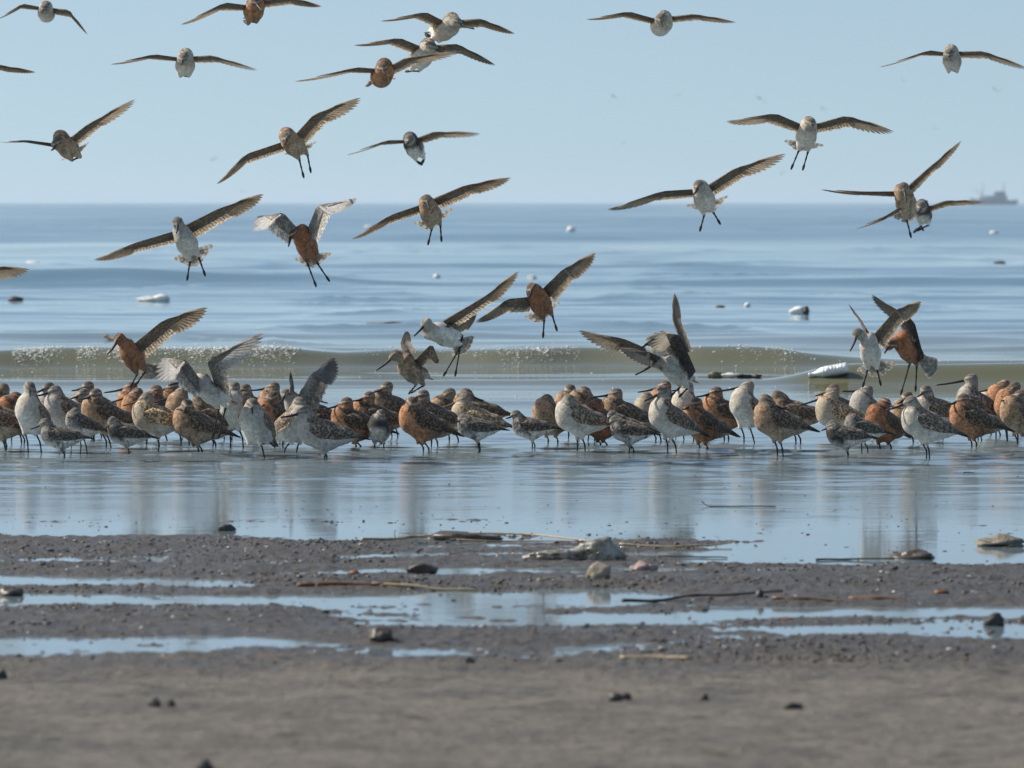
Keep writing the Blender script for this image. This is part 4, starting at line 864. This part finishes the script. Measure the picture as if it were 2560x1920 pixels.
stick("reed_stem", "rusty reed fragment lying across the puddle edge left of centre", "reed", [(742, 1466), (820, 1458), (930, 1462), (1000, 1466)], .0065, M_LEAF, .005)
stick("reed_stem", "pale reed end right of the rusty reed", "reed", [(930, 1466), (1010, 1470), (1100, 1474), (1196, 1476)], .0055, M_WOOD, .005)
stick("reed_stem", "short straw-coloured reed left of the tan stone", "reed", [(1346, 1456), (1380, 1459), (1420, 1459)], .0045, M_WOOD, .004)
stick("dark_stick", "dark twig tangled with mud at right in the shallow film", "stick", [(2040, 1399), (2120, 1396), (2220, 1397, .004), (2330, 1400)], .0036, M_WOODDK, .004)
stick("dark_stick", "slim twig crossing the tangle at right", "stick", [(2228, 1376, .010), (2270, 1384, .006), (2330, 1398)], .0035, M_WOODDK, .004)
stick("reed_stem", "brown reed strip lying in the right mud", "reed", [(1930, 1496), (2020, 1502), (2110, 1510)], .0055, M_WOODBR, .005)
stick("reed_stem", "dark rust reed strip right of the brown strip", "reed", [(2120, 1494), (2200, 1498), (2290, 1496)], .0055, M_LEAF, .005)
stick("reed_stem", "pale straw strip low on the wet sand right of centre", "reed", [(1550, 1638), (1640, 1640), (1728, 1643)], .0055, M_WOOD, .005)
stick("thin_twig", "thin twig with an upturned end on the water film", "twig", [(1752, 1250, .012), (1776, 1266), (1850, 1267), (1940, 1268)], .0028, M_WOODDK, .003)
stick("thin_twig", "tiny forked twig on the water film at right", "twig", [(2414, 1184, .006), (2420, 1180, .004), (2432, 1180)], .0028, M_WOODDK, .003)
def stone(name, label, cat, px, py, wpx, hpx, mat, sd, rough=.2, flat=False, cut=None):
    zz = 0.0
    for _ in range(3):
        q = ground_pt(px, py, zz); zz = max(float(ground_z(q[0], q[1])), -.004)
    m = q[1] / FPX; q[2] = zz + hpx * m * (.30 if cat != 'leaf' else .12)
    if cat == 'leaf': hpx *= .55
    return lump(name, label, cat, q, (wpx * m * .5, wpx * m * .42, hpx * m * .62), mat, sd, rough, flat, cut=cut)
stone("stone", "tan stone with dark shaded end on the mud at centre right", "stone", 1500, 1446, 72, 42, M_STONE, 51, .2, False, .72)
stone("stone", "pinkish stone right of the tan stone", "stone", 1598, 1428, 40, 24, M_PINK, 52, .25, True)
stone("stone", "small pinkish stone at the end of the pinkish pair", "stone", 1628, 1428, 32, 20, M_PINK, 53, .25, True)
stone("dead_leaf", "curled rust-brown leaf on the mud left of centre", "leaf", 884, 1438, 30, 24, M_LEAF, 54, .3)
stone("stone", "dark stone alone in the water film at left", "stone", 567, 1330, 40, 20, M_STONEDK, 55, .25)
stone("mud_lump", "dark lump of mud at the left edge beside a puddle", "mud lump", 26, 1492, 66, 30, M_CLOD, 56, .3)
stone("mud_lump", "rounded mud lump on the sand edge left of centre", "mud lump", 950, 1612, 60, 34, M_CLOD, 57, .3)
stone("mud_lump", "low mud lump in a puddle at centre", "mud lump", 1050, 1436, 80, 26, M_CLOD, 58, .3)
stone("stone", "black stone on the wet sand at far right", "stone", 2484, 1568, 44, 32, M_STONEDK, 59, .25)
stone("stone", "small black stone on the wet sand right of the mud lump", "stone", 1176, 1657, 26, 18, M_STONEDK, 60, .25)
stone("stone", "black stone at the left edge of the wet sand", "stone", 4, 1700, 30, 26, M_STONEDK, 61, .25)
stone("dead_leaf", "orange leaf half sunk in the mud at right", "leaf", 1960, 1552, 46, 16, M_LEAF, 62, .3)
stone("dead_leaf", "orange leaf on the shiny wet sand at left", "leaf", 680, 1646, 60, 16, M_LEAF, 63, .3)
stone("dead_leaf", "brown leaf scrap on the mud at far right", "leaf", 2352, 1490, 34, 22, M_LEAF, 64, .3)
stone("mud_lump", "mud lump tangled in the right twigs", "mud lump", 2280, 1398, 90, 22, M_CLOD, 65, .35)
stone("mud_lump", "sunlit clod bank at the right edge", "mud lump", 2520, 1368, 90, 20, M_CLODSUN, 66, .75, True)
stone("mud_lump", "long mud bank at the water's edge under the arching reed", "mud lump", 1150, 1352, 140, 22, M_CLOD, 67, .35)
stone("stone", "dark pebble pair's larger pebble on the near sand right of centre", "stone", 1540, 1756, 34, 24, M_STONEDK, 68, .25)
stone("stone", "dark pebble pair's smaller pebble on the near sand right of centre", "stone", 1566, 1752, 24, 18, M_STONEDK, 69, .25)
stone("stone", "dark pebble on the near sand far right of centre", "stone", 1984, 1772, 50, 16, M_STONEDK, 70, .25)
stone("stone", "small dark pebble on the near sand at right centre", "stone", 1762, 1750, 22, 18, M_STONEDK, 71, .25)
stone("stone", "dark pebble on the near sand left of centre", "stone", 386, 1768, 30, 22, M_STONEDK, 72, .25)
stone("stone", "second dark pebble on the near sand left of centre", "stone", 426, 1768, 26, 20, M_STONEDK, 73, .25)
stone("stone", "pebble cut by the bottom edge at left", "stone", 512, 1922, 44, 26, M_STONEDK, 74, .25)
stone("stone", "dark square stone in the mud under the curved stick", "stone", 1898, 1508, 24, 28, M_STONEDK, 75, .2)
# translucent plastic bag half buried at the mud's edge
M_BAG, n, l, b = new_mat("dirty_plastic_film"); tr = n.new("ShaderNodeBsdfTranslucent"); ms = n.new("ShaderNodeMixShader"); ms.inputs[0].default_value = .35
nz = n.new("ShaderNodeTexNoise"); nz.inputs["Scale"].default_value = 28; nz.inputs["Detail"].default_value = 6; rp = n.new("ShaderNodeValToRGB"); tc = n.new("ShaderNodeTexCoord"); l.new(tc.outputs["Object"], nz.inputs["Vector"])
rp.color_ramp.elements[0].position = .35; rp.color_ramp.elements[0].color = (.16, .145, .11, 1); rp.color_ramp.elements[1].position = .6; rp.color_ramp.elements[1].color = (.60, .58, .52, 1)
l.new(nz.outputs["Fac"], rp.inputs[0]); l.new(rp.outputs[0], b.inputs["Base Color"]); l.new(rp.outputs[0], tr.inputs["Color"]); b.inputs["Roughness"].default_value = .2; b.inputs["Specular IOR Level"].default_value = .7
bp = n.new("ShaderNodeBump"); bp.inputs["Strength"].default_value = 1; bp.inputs["Distance"].default_value = .012; l.new(nz.outputs["Fac"], bp.inputs["Height"]); l.new(bp.outputs[0], b.inputs["Normal"])
l.new(b.outputs[0], ms.inputs[1]); l.new(tr.outputs[0], ms.inputs[2]); l.new(ms.outputs[0], n["Material Output"].inputs[0])
q = ground_pt(1450, 1402); r = empty("plastic_bag", (q[0], q[1], max(0, float(ground_z(q[0], q[1])))), "crumpled dirty clear plastic bag at the mud's edge, centre right", "plastic bag")
lump("bag_hump", None, None, (.062, 0, .018), (.070, .05, .036), M_BAG, 81, .40, sub=ICO4, parent=r); lump("bag_tail", None, None, (-.060, .005, .008), (.080, .05, .022), M_BAG, 82, .45, sub=ICO4, parent=r)

# ------------------------------------------------------------------ fishing boat on the horizon
DB = 2400.0; M_HULL = simple("boat_hull_haze_blue", (.035, .06, .11), .6, .2, 1); M_CABIN = simple("boat_cabin_haze_grey", (.10, .12, .15), .6, .2, 1); M_MAST = simple("boat_mast", (.08, .085, .09), .6, .2, 1)  # hull and cabin colours tinted blue to paint in distance haze
pb = at(2488, 505, DB); r = empty("fishing_boat", (pb[0], DB, 0), "blurred haze-blue fishing boat on the horizon at right", "boat")
hl = [(-10.5, 2.9, .25), (-9, 2.5, 1.5), (-6, 2.1, 2.4), (0, 1.8, 2.7), (6, 1.9, 2.6), (9.5, 2.2, 2.0)]; V, Q = [], []
for (x, top, w) in hl: V += [(x, -w, top), (x * .96, -w * .75, .4), (x * .94, 0, -.6), (x * .96, w * .75, .4), (x, w, top)]
for i in range(len(hl) - 1):
    for j in range(5): Q.append((i * 5 + j, i * 5 + (j + 1) % 5, (i + 1) * 5 + (j + 1) % 5, (i + 1) * 5 + j))
link("hull", make_mesh("hull", V, Q, [(0, 1, 2), (0, 2, 3), (0, 3, 4), (25, 27, 26), (25, 28, 27), (25, 29, 28)], smooth=False), M_HULL, r)
def boxm(name, lo, hi, mat, par):
    x0, y0, z0 = lo; x1, y1, z1 = hi
    V = [(x0, y0, z0), (x1, y0, z0), (x1, y1, z0), (x0, y1, z0), (x0 + .15, y0 + .15, z1), (x1 - .15, y0 + .15, z1), (x1 - .15, y1 - .15, z1), (x0 + .15, y1 - .15, z1)]
    return link(name, make_mesh(name, V, [(3, 2, 1, 0), (4, 5, 6, 7), (0, 1, 5, 4), (1, 2, 6, 5), (2, 3, 7, 6), (3, 0, 4, 7)], smooth=False), mat, par)
ck = boxm("deckhouse", (-6.5, -1.8, 1.7), (5.0, 1.8, 3.9), M_CABIN, r); wh = boxm("wheelhouse", (-.5, -1.5, 3.88), (4.2, 1.5, 5.7), M_CABIN, r)
for x in (.2, 1.6, 3.0): boxm("window", (x, -1.56, 4.5), (x + .9, -1.40, 5.2), M_MAST, wh)
for x, h in ((-5.2, 9.0), (3.6, 9.6)):
    B_ = Build(); B_.add(*tube([(x, 0, 1.5), (x, 0, h)], [.22, .12], 8)); link("mast", B_.mesh("mast"), M_MAST, r)
B_ = Build(); B_.add(*tube([(-5.2, 0, 4.2), (-9.4, 0, 6.6)], [.14, .08], 8)); link("boom", B_.mesh("boom"), M_MAST, r)

# ------------------------------------------------------------------ sea haze
hv = bpy.data.meshes.new("haze"); X, Y0, Y1, Z0, Z1 = 2600, -40, 8300, -8, 14
hv.from_pydata([(x, y, z) for x in (-X, X) for y in (Y0, Y1) for z in (Z0, Z1)], [], [(0, 1, 3, 2), (4, 6, 7, 5), (0, 4, 5, 1), (2, 3, 7, 6), (0, 2, 6, 4), (1, 5, 7, 3)])
hm_ = bpy.data.materials.new("haze_air"); hm_.use_nodes = True; hn_ = hm_.node_tree.nodes; hn_.clear(); ho = hn_.new("ShaderNodeOutputMaterial"); pv = hn_.new("ShaderNodeVolumePrincipled")
pv.inputs["Color"].default_value = (.80, .90, .98, 1); pv.inputs["Density"].default_value = .00019; pv.inputs["Anisotropy"].default_value = .3
hm_.node_tree.links.new(pv.outputs[0], ho.inputs["Volume"])
hz = link("haze", hv, hm_); hz["kind"] = "stuff"; hz["label"] = "thin pale sea haze"; hz["category"] = "haze"
